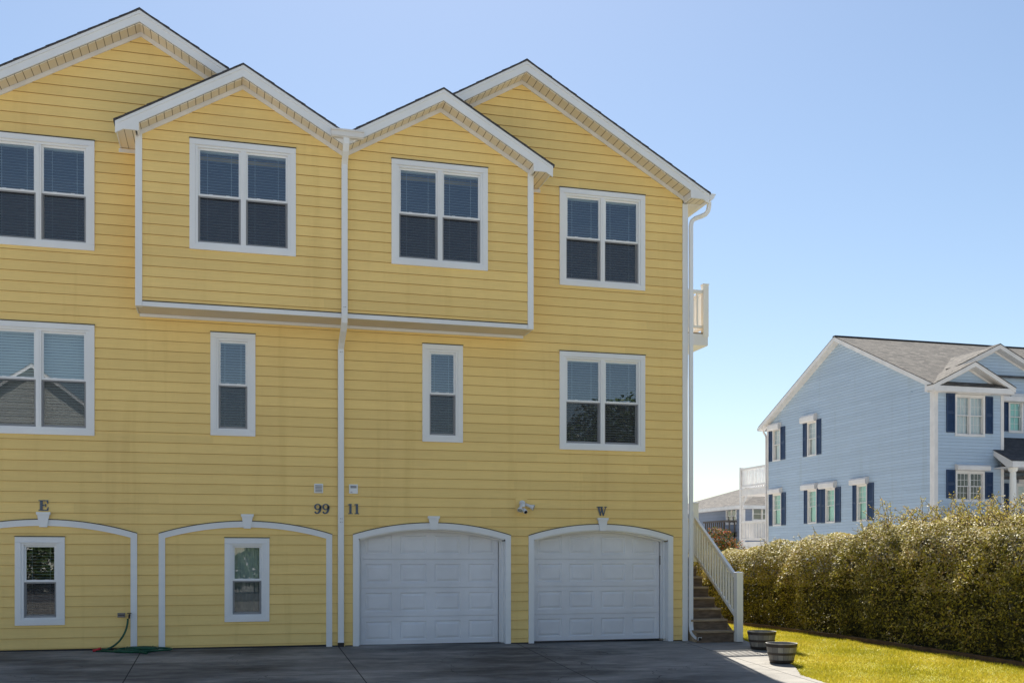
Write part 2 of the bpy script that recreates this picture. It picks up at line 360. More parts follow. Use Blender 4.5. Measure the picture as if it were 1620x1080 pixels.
# ------------------------------------------------------------------ gable roof
def gable_roof(parent, Mp, ac, zr, s, hl, hr, of, ob, wall=0, ends='LR', fascia=.19, mat='darkshingle', wl=None, wr=None, zb=None, cap=True, soffit=True, obl=None, obr=None, trim='white', sof='soffit'):
    Lz, Rz = zr-s*hl, zr-s*hr
    def chev(d0, d1, a0, a1):
        z = lambda a: zr-s*abs(a-ac)
        up = [(a0, z(a0)-d0), (ac, zr-d0), (a1, z(a1)-d0)]; dn = [(a1, z(a1)-d1), (ac, zr-d1), (a0, z(a0)-d1)]
        return up+dn
    obl = ob if obl is None else obl; obr = ob if obr is None else obr
    mb = MB()
    # dark shingle edge drawn as separate courses so the rake is slightly ragged
    for side, h, oo in ((-1, hl, obl), (1, hr, obr)):
        roofquad(mb, [Mp(ac+side*h, zr-s*h, of+.025), Mp(ac+side*h, zr-s*h, oo), Mp(ac, zr, oo), Mp(ac, zr, of+.025)])
        roofquad(mb, [Mp(ac+side*h, zr-s*h-.028, of+.025), Mp(ac+side*h, zr-s*h-.028, oo), Mp(ac, zr-.028, oo), Mp(ac, zr-.028, of+.025)])
        roofquad(mb, [Mp(ac+side*h, zr-s*h-.028, of+.025), Mp(ac+side*h, zr-s*h-.028, oo), Mp(ac+side*h, zr-s*h, oo), Mp(ac+side*h, zr-s*h, of+.025)])
        n = max(2, int(h/.16))
        for i in range(n):
            a0 = ac+side*h*(i/n); a1 = ac+side*h*((i+1)/n); j = .004+.008*((i*7) % 3)/2
            z0 = zr-s*abs(a0-ac); z1 = zr-s*abs(a1-ac)
            pp = [Mp(a0, z0+.001, of+.025), Mp(a1, z1+j, of+.025), Mp(a1, z1-.028, of+.025), Mp(a0, z0-.028, of+.025)]
            roofquad(mb, pp); roofquad(mb, [Mp(a0, z0+.001, of+.025), Mp(a1, z1+j, of+.025), Mp(a1, z1+j, of-.12), Mp(a0, z0+.001, of-.12)])
    rf = mb.build('roof', M[mat], parent)
    if cap:
        cb = MB(); cb.prism([(ac-.13, zr-.13*s+.006), (ac, zr+.012), (ac+.13, zr-.13*s+.006), (ac+.13, zr-.13*s-.01), (ac, zr-.01), (ac-.13, zr-.13*s-.01)], of+.02, ob, Mp)
        cb.build('ridge_cap', M['darkshingle'], rf)
    fb = MB(); a0, a1 = ac-hl+.025*(1 if 'L' in ends else 0), ac+hr-.025*(1 if 'R' in ends else 0)
    fb.prism(chev(.03, .03+fascia, a0, a1), of-.03, of, Mp)
    fb.prism(chev(.031, .085, a0, a1), of+.001, of+.014, Mp)
    fz = zb if zb is not None else None
    wl = ac-hl if wl is None else wl; wr = ac+hr if wr is None else wr
    zz = lambda a: zr-s*abs(a-ac)
    if fz is not None:
        if 'L' in ends:
            fb.prism([(a0, zz(a0)-.04), (a0, fz), (wl+.06, fz), (wl+.06, zz(wl+.06)-.2)], of-.032, of+.003, Mp)
            fb.box(wl+.03, wl+.06, fz, zz(wl)-.2, wall, of-.033, Mp)
            fb.box(a0, a0+.02, fz, zz(a0)-.03, obl, of-.033, Mp)
        if 'R' in ends:
            fb.prism([(a1, zz(a1)-.04), (a1, fz), (wr-.06, fz), (wr-.06, zz(wr-.06)-.2)], of-.032, of+.003, Mp)
            fb.box(wr-.06, wr-.03, fz, zz(wr)-.2, wall, of-.033, Mp)
            fb.box(a1-.02, a1, fz, zz(a1)-.03, obr, of-.033, Mp)
    fb.build('fascia', M[trim], rf)
    if soffit:
        sb = MB()
        sb.prism(chev(.03+fascia+.005, .03+fascia+.02, a0+(.0 if 'L' not in ends else (wl-a0+.06)), a1-(.0 if 'R' not in ends else (a1-wr+.06))), wall-.02, of-.031, Mp)
        if fz is not None:
            if 'L' in ends: sb.box(a0+.021, wl+.0, fz+.01, fz+.02, obl, of-.034, Mp)
            if 'R' in ends: sb.box(wr, a1-.021, fz+.01, fz+.02, obr, of-.034, Mp)
        sb.build('soffit', M[sof], rf)
        zb_ = MB(); A0 = max(a0, wl+.0); A1 = min(a1, wr)
        zb_.prism(chev(.03+fascia+.022, .03+fascia+.10, A0, A1), wall, wall+.032, Mp)
        zb_.build('frieze_board', M['cream'], rf)
    return rf
# ------------------------------------------------------------------ double-hung window
def window(parent, Mp, a0, a1, z0, z1, units=2, cas=.095, blind='blind', glass='glass', tilt=30, flash=True, screen=True, grid=None, curtain=None, drop=1.0, detail=True, pitch=.048):
    w = MB()
    w.box(a0, a0+cas, z0+cas, z1-cas, 0, .034, Mp); w.box(a1-cas, a1, z0+cas, z1-cas, 0, .034, Mp)
    w.box(a0, a1, z1-cas, z1, 0, .036, Mp); w.box(a0, a1, z0, z0+cas, 0, .035, Mp)
    # jamb liner, deeper, and the mullion post
    i0, i1, j0, j1 = a0+cas, a1-cas, z0+cas, z1-cas
    jb = .042 if cas > .08 else .014
    w.box(i0, i0+jb, j0, j1, -.12, .022, Mp); w.box(i1-jb, i1, j0, j1, -.12, .022, Mp)
    w.box(i0+jb, i1-jb, j1-jb, j1, -.12, .020, Mp); w.box(i0+jb, i1-jb, j0, j0+jb*.8, -.12, .021, Mp)
    mul = .085 if cas > .08 else .06
    if units == 2:
        am = (i0+i1)/2; w.box(am-mul/2, am+mul/2, j0+jb*.8, j1-jb, -.12, .019, Mp); w.box(am-.012, am+.012, j0+jb*.8, j1-jb, .019, .026, Mp)
        spans = [(i0+jb, am-mul/2), (am+mul/2, i1-jb)]
    else: spans = [(i0+jb, i1-jb)]
    if detail:
        w.box(i0-.004, i1+.004, j1-.004, j1+.012, .036, .044, Mp)
    W = w.build('window', M['white' if cas > .08 else 'cream'], parent, bevel=.004 if detail and cas > .08 else 0)
    if flash:
        fb = MB(); fb.box(a0-.006, a1+.006, z1, z1+.014, -.005, .045, Mp); fb.build('flashing', M['dark'], W)
    q0, q1 = j0+jb*.8, j1-jb; zm = (q0+q1)/2
    st = .034 if cas > .08 else .024
    for (s0, s1) in spans:
        for lo, hi, o, up in ((zm-.01, q1, -.015, True), (q0, zm+.022, -.055, False)):
            sb = MB()
            sb.box(s0, s0+st, lo, hi, o-.03, o, Mp); sb.box(s1-st, s1, lo, hi, o-.03, o, Mp)
            sb.box(s0+st, s1-st, hi-st, hi, o-.03, o-.001, Mp); sb.box(s0+st, s1-st, lo, lo+(st if up else st*1.3), o-.03, o-.001, Mp)
            if up: sb.box(s0, s1, zm-.012, zm+.020, o, o+.012, Mp)
            if up and detail:
                for fr in (.3, .7):
                    xx = s0+(s1-s0)*fr; sb.box(xx-.03, xx+.03, zm+.020, zm+.028, o-.002, o+.006, Mp)
            if grid and (up or grid[2]):
                gx, gz, _ = grid
                for k in range(1, gx):
                    xx = s0+st+(s1-s0-2*st)*k/gx; sb.box(xx-.007, xx+.007, lo+st, hi-st, o-.018, o-.006, Mp)
                for k in range(1, gz):
                    zz = lo+st+(hi-lo-2*st)*k/gz; sb.box(s0+st, s1-st, zz-.007, zz+.007, o-.0185, o-.0065, Mp)
            S = sb.build('sash', M['white' if cas > .08 else 'cream'], W)
            gb = MB(); gb.add([Mp(s0+st, lo+st, o-.012), Mp(s1-st, lo+st, o-.012), Mp(s1-st, hi-st, o-.012), Mp(s0+st, hi-st, o-.012)], [(0, 1, 2, 3)])
            gb.build('pane', M[glass], W)
        if screen:
            fb = MB(); o = -.012; t = .022
            fb.box(s0+.002, s0+t, q0, zm-.013, o-.012, o, Mp); fb.box(s1-t, s1-.002, q0, zm-.013, o-.012, o, Mp)
            fb.box(s0+t, s1-t, q0, q0+t*1.3, o-.012, o-.001, Mp); fb.box(s0+t, s1-t, zm-.035, zm-.013, o-.012, o-.001, Mp)
            fb.build('screen_frame', M['sashgrey'], W)
            fb = MB(); fb.add([Mp(s0+t, q0+t, o-.006), Mp(s1-t, q0+t, o-.006), Mp(s1-t, zm-.03, o-.006), Mp(s0+t, zm-.03, o-.006)], [(0, 1, 2, 3)])
            fb.build('insect_screen', M['screen'], W)
        if curtain:
            cb = MB(); n = 24
            pts = [(s0+(s1-s0)*k/n, -.14+.008*math.sin(k*1.9)) for k in range(n+1)]
            for p, q in zip(pts, pts[1:]): cb.add([Mp(p[0], q0, p[1]), Mp(q[0], q0, q[1]), Mp(q[0], q1, q[1]), Mp(p[0], q1, p[1])], [(0, 1, 2, 3)])
            cb.build('curtain', M[curtain], W)
        elif blind:
            cb = MB(); z = q1-.03; dy = .027*math.cos(R(tilt)); dz = .027*math.sin(R(tilt)); bot = q1-(q1-q0)*drop
            cb.box(s0+.01, s1-.01, q1-.035, q1, -.17, -.11, Mp)
            while z > bot:
                j = random.uniform(-.002, .002)
                cb.add([Mp(s0+.012, z-dz+j, -.135+dy), Mp(s1-.012, z-dz-j, -.135+dy), Mp(s1-.012, z+dz, -.135-dy), Mp(s0+.012, z+dz, -.135-dy)], [(0, 1, 2, 3)]); z -= pitch
            for fr in (.22, .78):
                xx = s0+(s1-s0)*fr; cb.box(xx-.002, xx+.002, bot, q1, -.108, -.105, Mp)
            cb.build('blind', M[blind], W)
    return W
# ================================================================== YELLOW HOUSE
YW = 19.0; BAY = 18.4; CX = 1.98; S = .573
FM = FRONT(YW); FB = FRONT(BAY)
house = thing('townhouse', 'large yellow clapboard duplex townhouse with white trim, twin bays and two garage doors', 'house', (CX, YW, 0))
AR, AS = 1.488, .225; ARAD = (AR*AR+AS*AS)/(2*AS)
def arc(dx): return 2.285-ARAD+math.sqrt(ARAD**2-min(abs(dx), AR)**2)
def arc_x(z, off=0):                                       # half width of the inner arch opening at height z
    zz = z+.105; t = zz-(2.285-ARAD)
    if zz <= 2.285-AS: return AR-.09
    return min(AR-.09, math.sqrt(max(ARAD**2-t*t, 0)))
GAR = (3.69, 7.02); FAL = (-2.992, .338)
holes = []
for c in GAR:
    holes.append((-.5, 2.175, (lambda z, c=c: c-arc_x(z)), (lambda z, c=c: c+arc_x(z)), 1.9))
WIN_main = [(6.15, 7.914, 6.875, 8.745), (6.15, 7.914, 3.72, 5.605), (-3.954, -2.19, 6.875, 8.745), (-3.954, -2.19, 3.72, 5.605)]
WIN_nar = [(3.482, 4.249, 3.79, 5.60), (-.289, .478, 3.79, 5.60)]
WIN_gr = [(-3.437, -2.66, .505, 1.993), (-.05, .72, .51, 1.99)]
for w in WIN_main+WIN_nar+WIN_gr: holes.append(rect(w[0]+.05, w[1]-.05, w[2]+.05, w[3]-.05))
holes_l = [h for h in holes if h[2](1) < CX]; holes_r = [h for h in holes if h[2](1) >= CX]
bayh_r = rect(CX+.02, 5.33, 5.95, 8.60); bayh_l = rect(-1.37, CX-.02, 5.95, 8.60)
Z0 = .11-.1765; EXP = .1765
mb = MB()
for xc, x0, x1, hs in ((5.4, CX, 8.72, holes_r+[bayh_r]), (-1.44, -4.76, CX, holes_l+[bayh_l])):
    zt = 10.95-.20; kz = zt-S*abs((x1 if xc > 2 else x0)-xc)
    siding(mb, FM, Z0, zt, (lambda z, xc=xc, x0=x0: max(x0, xc-(zt-z)/S)), (lambda z, xc=xc, x1=x1: min(x1, xc+(zt-z)/S)), EXP, hs,
           kinks=[zt-S*abs(x0-xc), zt-S*abs(x1-xc)])
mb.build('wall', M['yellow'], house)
mb = MB()
siding(mb, RIGHTW(8.80), Z0, 8.75, c_(19.1), c_(31.0), EXP, [])
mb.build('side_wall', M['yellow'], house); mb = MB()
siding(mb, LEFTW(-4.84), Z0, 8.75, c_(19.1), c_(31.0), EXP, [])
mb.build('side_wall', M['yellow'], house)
mb = MB(); siding(mb, BACKW(31.0), Z0, 8.75, c_(-4.84), c_(8.8), EXP*1.5, [], vary=False)
for xc in (5.4, -1.44): mb.add([(xc-3.42, 31, 8.75), (xc+3.42, 31, 8.75), (xc, 31, 10.7)], [(0, 1, 2)])
mb.build('rear_wall', M['yellow'], house)
mb = MB()
for x0, x1 in ((-4.8, 1.9), (2.05, 8.78)):
    mb.add([(x0, 20.6, 0), (x1, 20.6, 0), (x1, 20.6, 8.6), (x0, 20.6, 8.6)], [(0, 1, 2, 3)])
for z in (.03, 2.95, 6.1, 8.82): mb.add([(-4.8, 19.08, z), (8.76, 19.08, z), (8.76, 30.9, z), (-4.8, 30.9, z)], [(0, 1, 2, 3)])
mb.box(1.9, 2.05, 19.1, 30.9, 0, 8.6)
mb.build('interior_wall', M['inside'], house)
# bay
mb = MB()
WIN_bay = [(2.815, 4.58), (-.62, 1.145)]
for xc, x0, x1 in ((3.705, CX, 5.35), (.257, -1.387, CX)):
    zt = 9.98-.20
    hs = [rect(w[0]+.05, w[1]-.05, 6.925, 8.695) for w in WIN_bay if x0 < w[0]+.1 < x1]
    siding(mb, FB, 5.925-.1765*.55, zt, (lambda z, xc=xc, x0=x0: max(x0, xc-(zt-z)/S)), (lambda z, xc=xc, x1=x1: min(x1, xc+(zt-z)/S)), EXP, hs,
           kinks=[zt-S*abs(x0-xc), zt-S*abs(x1-xc)], zmin=5.93)
siding(mb, RIGHTW(5.43), 5.925-.1765*.55, 8.75, c_(BAY+.09), c_(YW-.01), EXP, [], zmin=5.93)
siding(mb, LEFTW(-1.467), 5.925-.1765*.55, 8.75, c_(BAY+.09), c_(YW-.01), EXP, [], zmin=5.93)
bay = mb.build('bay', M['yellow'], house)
mb = MB()
mb.box(-1.375, 5.338, 5.85, 5.93, -.01, .026, FB)
mb.box(5.34, 5.45, 5.85, 8.74, -.09, .03, FB); mb.box(-1.487, -1.377, 5.85, 8.74, -.09, .03, FB)
mb.box(5.431, 5.452, 5.85, 5.93, -.6, -.092, FB); mb.box(-1.489, -1.468, 5.85, 5.93, -.6, -.092, FB)
mb.box(-1.46, 5.42, 5.80, 5.852, .0, .045, FM)
mb.build('trim_board', M['white'], bay, bevel=.004)
mb = MB(); mb.box(-1.376, 5.339, 5.931, 5.945, -.005, .034, FB); mb.build('flashing', M['dark'], bay)
mb = MB(); mb.box(-1.46, 5.425, 5.853, 5.865, -.6, -.012, FB); mb.build('soffit', M['beige'], bay)
mb = MB(); mb.add([(-1.4, 18.42, 5.95), (5.35, 18.42, 5.95), (5.35, 19.0, 5.95), (-1.4, 19.0, 5.95)], [(0, 1, 2, 3)])
mb.box(-1.40, 5.36, 18.99, 19.0, 8.60, 8.75); mb.build('interior_wall', M['inside'], house)
for w in WIN_bay: window(house, FB, w[0], w[1], 6.865, 8.735, tilt=25)
for i, w in enumerate(WIN_main): window(house, FM, *w, tilt=(25, 22, 25, 58)[i])
for w in WIN_nar: window(house, FM, *w, units=1, tilt=24)
M['darkblind'] = simple('dark_blind', (.16, .11, .07), .5, .1)
window(house, FM, *WIN_gr[0], units=1, tilt=7, blind='blind', pitch=.052)
M['shade'] = simple('shade', (.55, .58, .50), .8, .05)
window(house, FM, *WIN_gr[1], units=1, curtain='shade')
# corner boards
mb = MB()
mb.box(8.715, 8.83, -.03, 8.66, -.1, .028, FM); mb.box(8.802, 8.828, -.03, 8.66, -.21, -.101, FM)
mb.build('corner_board', M['white'], house, bevel=.004); mb = MB(); mb.box(-4.87, -4.755, .05, 8.66, -.1, .028, FM)
mb.build('corner_board', M['white'], house, bevel=.004)
mb = MB()
for x0, x1 in ((-4.75, FAL[0]-AR+.1), (FAL[0]+AR, FAL[1]-AR), (FAL[1]+AR, 1.93), (2.06, GAR[0]-AR), (GAR[0]+AR, GAR[1]-AR), (GAR[1]+AR, 8.71), (FAL[0]-AR+.1, FAL[0]+AR-.1), (FAL[1]-AR+.1, FAL[1]+AR-.1)):
    g = max(gh(x0, 18.98), gh(x1, 18.98)); mb = MB(); mb.box(x0+.002, x1-.002, -.1, g+.017, -.02, .0165, FM); mb.build('base_gap_strip', M['black'], house)  # black strip painted in for the dark shaded gap under the siding
# roofs
gable_roof(house, FM, 5.4, 10.95, S, 3.42, 3.757, .35, -12.3, wall=0, ends='R', wr=8.80, zb=8.67)
gable_roof(house, FM, -1.44, 10.95, S, 3.757, 3.42, .35, -12.3, wall=0, ends='L', wl=-4.84, zb=8.67)
gable_roof(house, FM, 3.705, 9.98, S, 1.725, 2.058, .90, 0, wall=.6, ends='R', wr=5.43, zb=8.67, obl=.38, cap=False)
gable_roof(house, FM, .257, 9.98, S, 2.058, 1.725, .90, 0, wall=.6, ends='L', wl=-1.467, zb=8.67, obr=.38, cap=False)
mb = MB()                                                   # side eave friezes against the main wall beside the bay
mb.box(5.44, 5.76, 8.60, 8.665, 0, .03, FM); mb.build('eave_trim', M['cream'], house); mb = MB(); mb.box(-1.80, -1.48, 8.60, 8.665, 0, .03, FM)
mb.build('eave_trim', M['cream'], house); mb = MB(); mb.box(8.83, 9.13, 8.671, 8.685, -12, .0, FM)
mb.build('soffit', M['cream'], house)
# gutters + downspouts
gp = [(9.135, 8.67), (9.135, 8.80), (9.285, 8.80), (9.285, 8.785), (9.262, 8.75), (9.245, 8.71), (9.20, 8.67)]
mb = MB(); mb.prism(gp, .33, -12.2, FM); gu = mb.build('gutter', M['white'], house)
RP = lambda w, d: [(-w/2, -d/2), (w/2, -d/2), (w/2, d/2), (-w/2, d/2)]
def rsweep(mb, path, w, d):                                 # rectangular pipe: w across (world x), d deep
    P = [Vector(p) for p in path]; base = len(mb.v)
    for i, p in enumerate(P):
        t = (P[min(i+1, len(P)-1)]-P[max(i-1, 0)]).normalized()
        a = Vector((1, 0, 0)); a = (a-t*a.dot(t))
        if a.length < .05: a = Vector((0, 0, 1))
        a.normalize(); b = t.cross(a)
        for q in ((-1, -1), (1, -1), (1, 1), (-1, 1)): mb.v.append(tuple(p+a*q[0]*w/2+b*q[1]*d/2))
    for i in range(len(P)-1):
        for j in range(4): mb.f.append((base+i*4+j, base+i*4+(j+1) % 4, base+(i+1)*4+(j+1) % 4, base+(i+1)*4+j)); mb.t.append(.5)
    mb.f.append(tuple(base+j for j in range(4))); mb.f.append(tuple(base+(len(P)-1)*4+j for j in (3, 2, 1, 0))); mb.t += [.5, .5]
mb = MB()
rsweep(mb, [(9.20, 18.80, 8.67), (9.20, 18.80, 8.58), (9.185, 18.81, 8.50), (9.14, 18.83, 8.44), (9.07, 18.86, 8.405), (8.95, 18.90, 8.36), (8.89, 18.92, 8.31), (8.872, 18.93, 8.22), (8.872, 18.93, .30), (8.872, 18.91, .20), (8.885, 18.84, .12), (8.90, 18.74, .075), (8.915, 18.62, .05)], .078, .06)
dr = mb.build('downspout', M['white'], house, bevel=.006)
mb = MB(); mb.box(8.885, 8.945, 18.612, 18.618, .024, .075); mb.build('spout_opening', M['black'], dr)
mb = MB(); mb.box(1.72, 2.28, 8.90, 8.985, .90, 1.0, FM); mb.box(1.715, 2.285, 8.985, 9.015, .90, 1.02, FM); mb.box(1.725, 2.275, 8.885, 8.90, .9, .985, FM)
mb.build('gutter', M['cream'], house, bevel=.004)
mb = MB()
rsweep(mb, [(CX, 18.06, 8.89), (CX, 18.07, 8.80), (CX, 18.14, 8.70), (CX, 18.27, 8.60), (CX, 18.335, 8.52), (CX, 18.335, 5.88), (CX, 18.36, 5.78), (CX, 18.50, 5.66), (CX, 18.80, 5.52), (CX, 18.93, 5.42), (CX, 18.935, 5.30), (CX, 18.935, .11)], .105, .07)
ds = mb.build('downspout', M['white'], house, bevel=.008)
mb = MB()
for z, y in ((6.02, 18.3), (5.35, 18.9), (2.34, 18.9), (2.28, 18.9)):
    for dx in (-.018, .012): mb.box(CX+dx, CX+dx+.01, y-.006, y+.002, z, z+.011)
mb.build('screw', M['dark'], ds)
mb = MB(); mb.box(CX-.055, CX+.055, 18.90, 18.97, .0, .11); mb.build('drain_boot', M['black'], ds)
# arches
def arch_trim(c, inner=False):
    mb = MB(); n = 24
    xs = [-AR+2*AR*k/n for k in range(n+1)]
    up = [(c+x, arc(x)) for x in xs]; dn = [(c+x, arc(x)-.105) for x in reversed(xs)]
    for k in range(n):
        a, b = xs[k], xs[k+1]
        mb.prism([(c+a, arc(a)-.105), (c+b, arc(b)-.105), (c+b, arc(b)), (c+a, arc(a))], -.02, .036, FM)
    zt = arc(AR)-.106
    for sgn in (-1, 1):
        x0, x1 = sorted((c+sgn*AR, c+sgn*(AR-.105)))
        g = min(gh(x0, 19), gh(x1, 19))
        if inner: mb.box(x0, x1, g-.02, zt, -.30, .034, FM)
        else: mb.box(x0, x1, g-.02, zt, -.0, .034, FM)
        xo, xi = c+sgn*AR, c+sgn*(AR-.105); mb.prism([(xo, zt), (xi, zt), (xi, arc(AR-.105)-.1055), (xo, zt+.0005)], -.0, .0335, FM)
        if inner:
            x0, x1 = sorted((c+sgn*(AR-.106), c+sgn*(AR-.145))); mb.box(x0, x1, g-.02, zt-.0, -.30, -.12, FM)
            x0, x1 = sorted((c+sgn*(AR-.106), c+sgn*(AR-.165))); mb.box(x0, x1, g-.02, zt-.0, -.30, -.20, FM)
    if inner:                                               # arched head reveal
        for k in range(n):
            a, b = xs[k], xs[k+1]
            if abs(a) > AR-.08 or abs(b) > AR-.08: continue
            mb.prism([(c+a, arc(a)-.125), (c+b, arc(b)-.125), (c+b, arc(b)-.1051), (c+a, arc(a)-.1051)], -.28, .012, FM)
            mb.prism([(c+a, arc(a)-.155), (c+b, arc(b)-.155), (c+b, arc(b)-.1251), (c+a, arc(a)-.1251)], -.28, -.14, FM)
    A = mb.build('arch_trim', M['white'], house, bevel=.003)
    mb = MB()
    for k in range(n):
        a, b = xs[k], xs[k+1]
        mb.prism([(c+a, arc(a)), (c+b, arc(b)), (c+b, arc(b)+.013), (c+a, arc(a)+.013)], -.005, .046, FM)
    mb.build('flashing', M['dark'], A)
    mb = MB()
    mb.prism([(c-.055, 2.165), (c+.055, 2.165), (c+.088, 2.37), (c-.088, 2.37)], .03, .068, FM)
    mb.prism([(c-.10, 2.37), (c+.10, 2.37), (c+.103, 2.405), (c-.103, 2.405)], .01, .085, FM)
    mb.build('keystone', M['white'], house, bevel=.006)
for c in GAR: arch_trim(c, True)
for c in FAL: arch_trim(c, False)
def garage_door(c):
    OD = -.255; mb = MB(); x0, x1 = c-1.31, c+1.31; sec = .5335; n = 4; g = .012
    for r in range(4):
        b, t = g+r*sec+.002, g+(r+1)*sec-.004
        pz0, pz1 = b+.095, t-.085; pw = .46; pit = (x1-x0)/4
        mb.add([FM(x0, b, OD), FM(x1, b, OD), FM(x1, pz0, OD), FM(x0, pz0, OD)], [(0, 1, 2, 3)])
        mb.add([FM(x0, pz1, OD), FM(x1, pz1, OD), FM(x1, t, OD), FM(x0, t, OD)], [(0, 1, 2, 3)])
        mb.add([FM(x0, t, OD), FM(x1, t, OD), FM(x1, t, OD-.03), FM(x0, t, OD-.03)], [(0, 1, 2, 3)])
        mb.add([FM(x0, b, OD), FM(x1, b, OD), FM(x1, b, OD-.03), FM(x0, b, OD-.03)], [(0, 1, 2, 3)])
        e = x0
        for k in range(4):
            p0 = x0+pit*(k+.5)-pw/2-.02; p1 = p0+pw+.04
            mb.add([FM(e, pz0, OD), FM(p0, pz0, OD), FM(p0, pz1, OD), FM(e, pz1, OD)], [(0, 1, 2, 3)]); e = p1
            rings = [(0, 0), (.014, -.013), (.03, -.013), (.065, -.001)]
            prev = None
            for ins, dd in rings:
                cur = [FM(p0+ins, pz0+ins, OD+dd), FM(p1-ins, pz0+ins, OD+dd), FM(p1-ins, pz1-ins, OD+dd), FM(p0+ins, pz1-ins, OD+dd)]
                if prev: mb.add(prev+cur, [(i, (i+1) % 4, 4+(i+1) % 4, 4+i) for i in range(4)])
                prev = cur
            mb.add(prev, [(0, 1, 2, 3)])
        mb.add([FM(e, pz0, OD), FM(x1, pz0, OD), FM(x1, pz1, OD), FM(e, pz1, OD)], [(0, 1, 2, 3)])
    mb.add([FM(x0, 0, OD-.03), FM(x1, 0, OD-.03), FM(x1, 2.3, OD-.03), FM(x0, 2.3, OD-.03)], [(0, 1, 2, 3)])
    mb.add([FM(x0-.1, 0, OD-.06), FM(x1+.1, 0, OD-.06), FM(x1+.1, 2.4, OD-.06), FM(x0-.1, 2.4, OD-.06)], [(0, 1, 2, 3)])
    D = mb.build('garage_door', M['door'], house)
    mb = MB(); mb.box(x0, x1, -.03, .020, OD-.03, OD-.004, FM); mb.build('bottom_seal', M['black'], D)
    return D
for c in GAR: garage_door(c)
mb = MB(); mb.box(8.335, 8.385, 1.50, 1.68, -.245, -.215, FM); mb.build('door_sensor', M['outlet'], house, bevel=.004)
# side balcony (part of the house)
bx0, bx1, by0 = 8.82, 11.13, 22.8
mb = MB(); mb.box(bx0, bx1, by0, 28, 6.72, 6.99); mb2 = MB(); mb2.box(bx0, bx1-.03, by0+.03, 27.9, 6.992, 7.03)
bal = mb.build('balcony', M['white'], house); mb2.build('deck_board', M['step'], bal)
mb = MB()
mb.box(bx1-.125, bx1+.012, by0-.015, by0+.122, 6.93, 8.17); mb.box(bx1-.135, bx1+.022, by0-.025, by0+.132, 8.17, 8.20)
mb.box(bx0, bx1-.126, by0+.02, by0+.10, 7.97, 8.05); mb.box(bx0, bx1-.126, by0+.03, by0+.09, 7.14, 7.20)
mb.box(bx1-.09, bx1-.02, by0+.125, 28, 7.97, 8.05); mb.box(bx1-.08, bx1-.03, by0+.125, 28, 7.14, 7.20)
x = bx0+.08
while x < bx1-.16: mb.box(x, x+.04, by0+.04, by0+.08, 7.201, 7.969); x += .115
y = by0+.2
while y < 27.9: mb.box(bx1-.075, bx1-.035, y, y+.04, 7.201, 7.969); y += .115
mb.build('railing', M['vinyl'], bal)
# lettering in slab serif, cut metal
def poly_letters(name, strokes, x, z, h, label):
    mb = MB()
    for st in strokes: mb.prism([(x+a*h, z+b*h) for a, b in st], .016, .030, FM)
    return tag(mb.build(name, M['metal'], None), label, 'house number' if name == 'house_number' else 'unit letter')
def ringpts(cx, cz, rx, rz, wx, wz, n=20):
    out = []
    for k in range(n):
        a, b = 2*math.pi*k/n, 2*math.pi*(k+1)/n
        out.append([(cx+rx*math.cos(a), cz+rz*math.sin(a)), (cx+rx*math.cos(b), cz+rz*math.sin(b)), (cx+(rx-wx)*math.cos(b), cz+(rz-wz)*math.sin(b)), (cx+(rx-wx)*math.cos(a), cz+(rz-wz)*math.sin(a))])
    return out
def nine(dx):
    s = ringpts(.40+dx, .69, .34, .31, .17, .10)
    # right stem curving down to the lower-left ball
    pth = [(.655, .74, .10), (.665, .62, .10), (.655, .48, .10), (.62, .34, .10), (.56, .21, .095), (.47, .11, .08), (.36, .06, .06), (.25, .065, .055), (.17, .11, .06)]
    for (a, b, w), (c, d, w2) in zip(pth, pth[1:]):
        L = math.hypot(c-a, d-b); nx, nz = -(d-b)/L, (c-a)/L
        s.append([(a+dx+nx*w, b+nz*w), (a+dx-nx*w, b-nz*w), (c+dx-nx*w2, d-nz*w2), (c+dx+nx*w2, d+nz*w2)])
    s.append([(.17+dx+.09*math.cos(k*math.pi/4), .17+.09*math.sin(k*math.pi/4)) for k in range(8)])
    return s
def one(dx):
    return [[(.17+dx, .07), (.39+dx, .07), (.39+dx, 1.0), (.17+dx, 1.0)], [(.06+dx, 0), (.50+dx, 0), (.50+dx, .08), (.06+dx, .08)],
            [(.02+dx, .86), (.18+dx, .86), (.18+dx, 1.0), (.10+dx, .95), (.02+dx, .94)]]
E_ = [[(.12, .07), (.36, .07), (.36, .93), (.12, .93)], [(0, 0), (.86, 0), (.86, .10), (0, .10)], [(0, .90), (.84, .90), (.84, 1), (0, 1)], [(.35, .46), (.62, .46), (.62, .55), (.35, .55)],
      [(.58, .36), (.66, .36), (.66, .66), (.58, .66)], [(.76, .68), (.84, .68), (.84, .91), (.70, .91)], [(.72, .09), (.86, .09), (.88, .34), (.80, .34)]]
W_ = [[(.10, .96), (.34, .96), (.52, .0), (.38, .0)], [(.38, .0), (.46, .0), (.64, .80), (.57, .80)], [(.44, .96), (.66, .96), (.86, .0), (.72, .0)], [(.76, .0), (.84, .0), (1.10, .96), (1.02, .96)],
      [(0, .92), (.42, .92), (.42, 1), (0, 1)], [(.40, .921), (.72, .921), (.72, 1.001), (.40, 1.001)], [(.92, .92), (1.20, .92), (1.20, 1), (.92, 1)]]
poly_letters('unit_letter', E_, -3.07, 2.435, .178, 'grey metal slab serif letter E fixed above the left keystone')
poly_letters('unit_letter', W_, 6.905, 2.455, .175, 'grey metal slab serif letter W fixed above the right garage keystone')
poly_letters('house_number', nine(0)+nine(.78), 1.495, 2.43, .185, 'grey metal digits 99 on yellow siding left of the central downspout')
poly_letters('house_number', one(0)+one(.63), 2.105, 2.435, .185, 'grey metal digits 11 on yellow siding right of the central downspout')
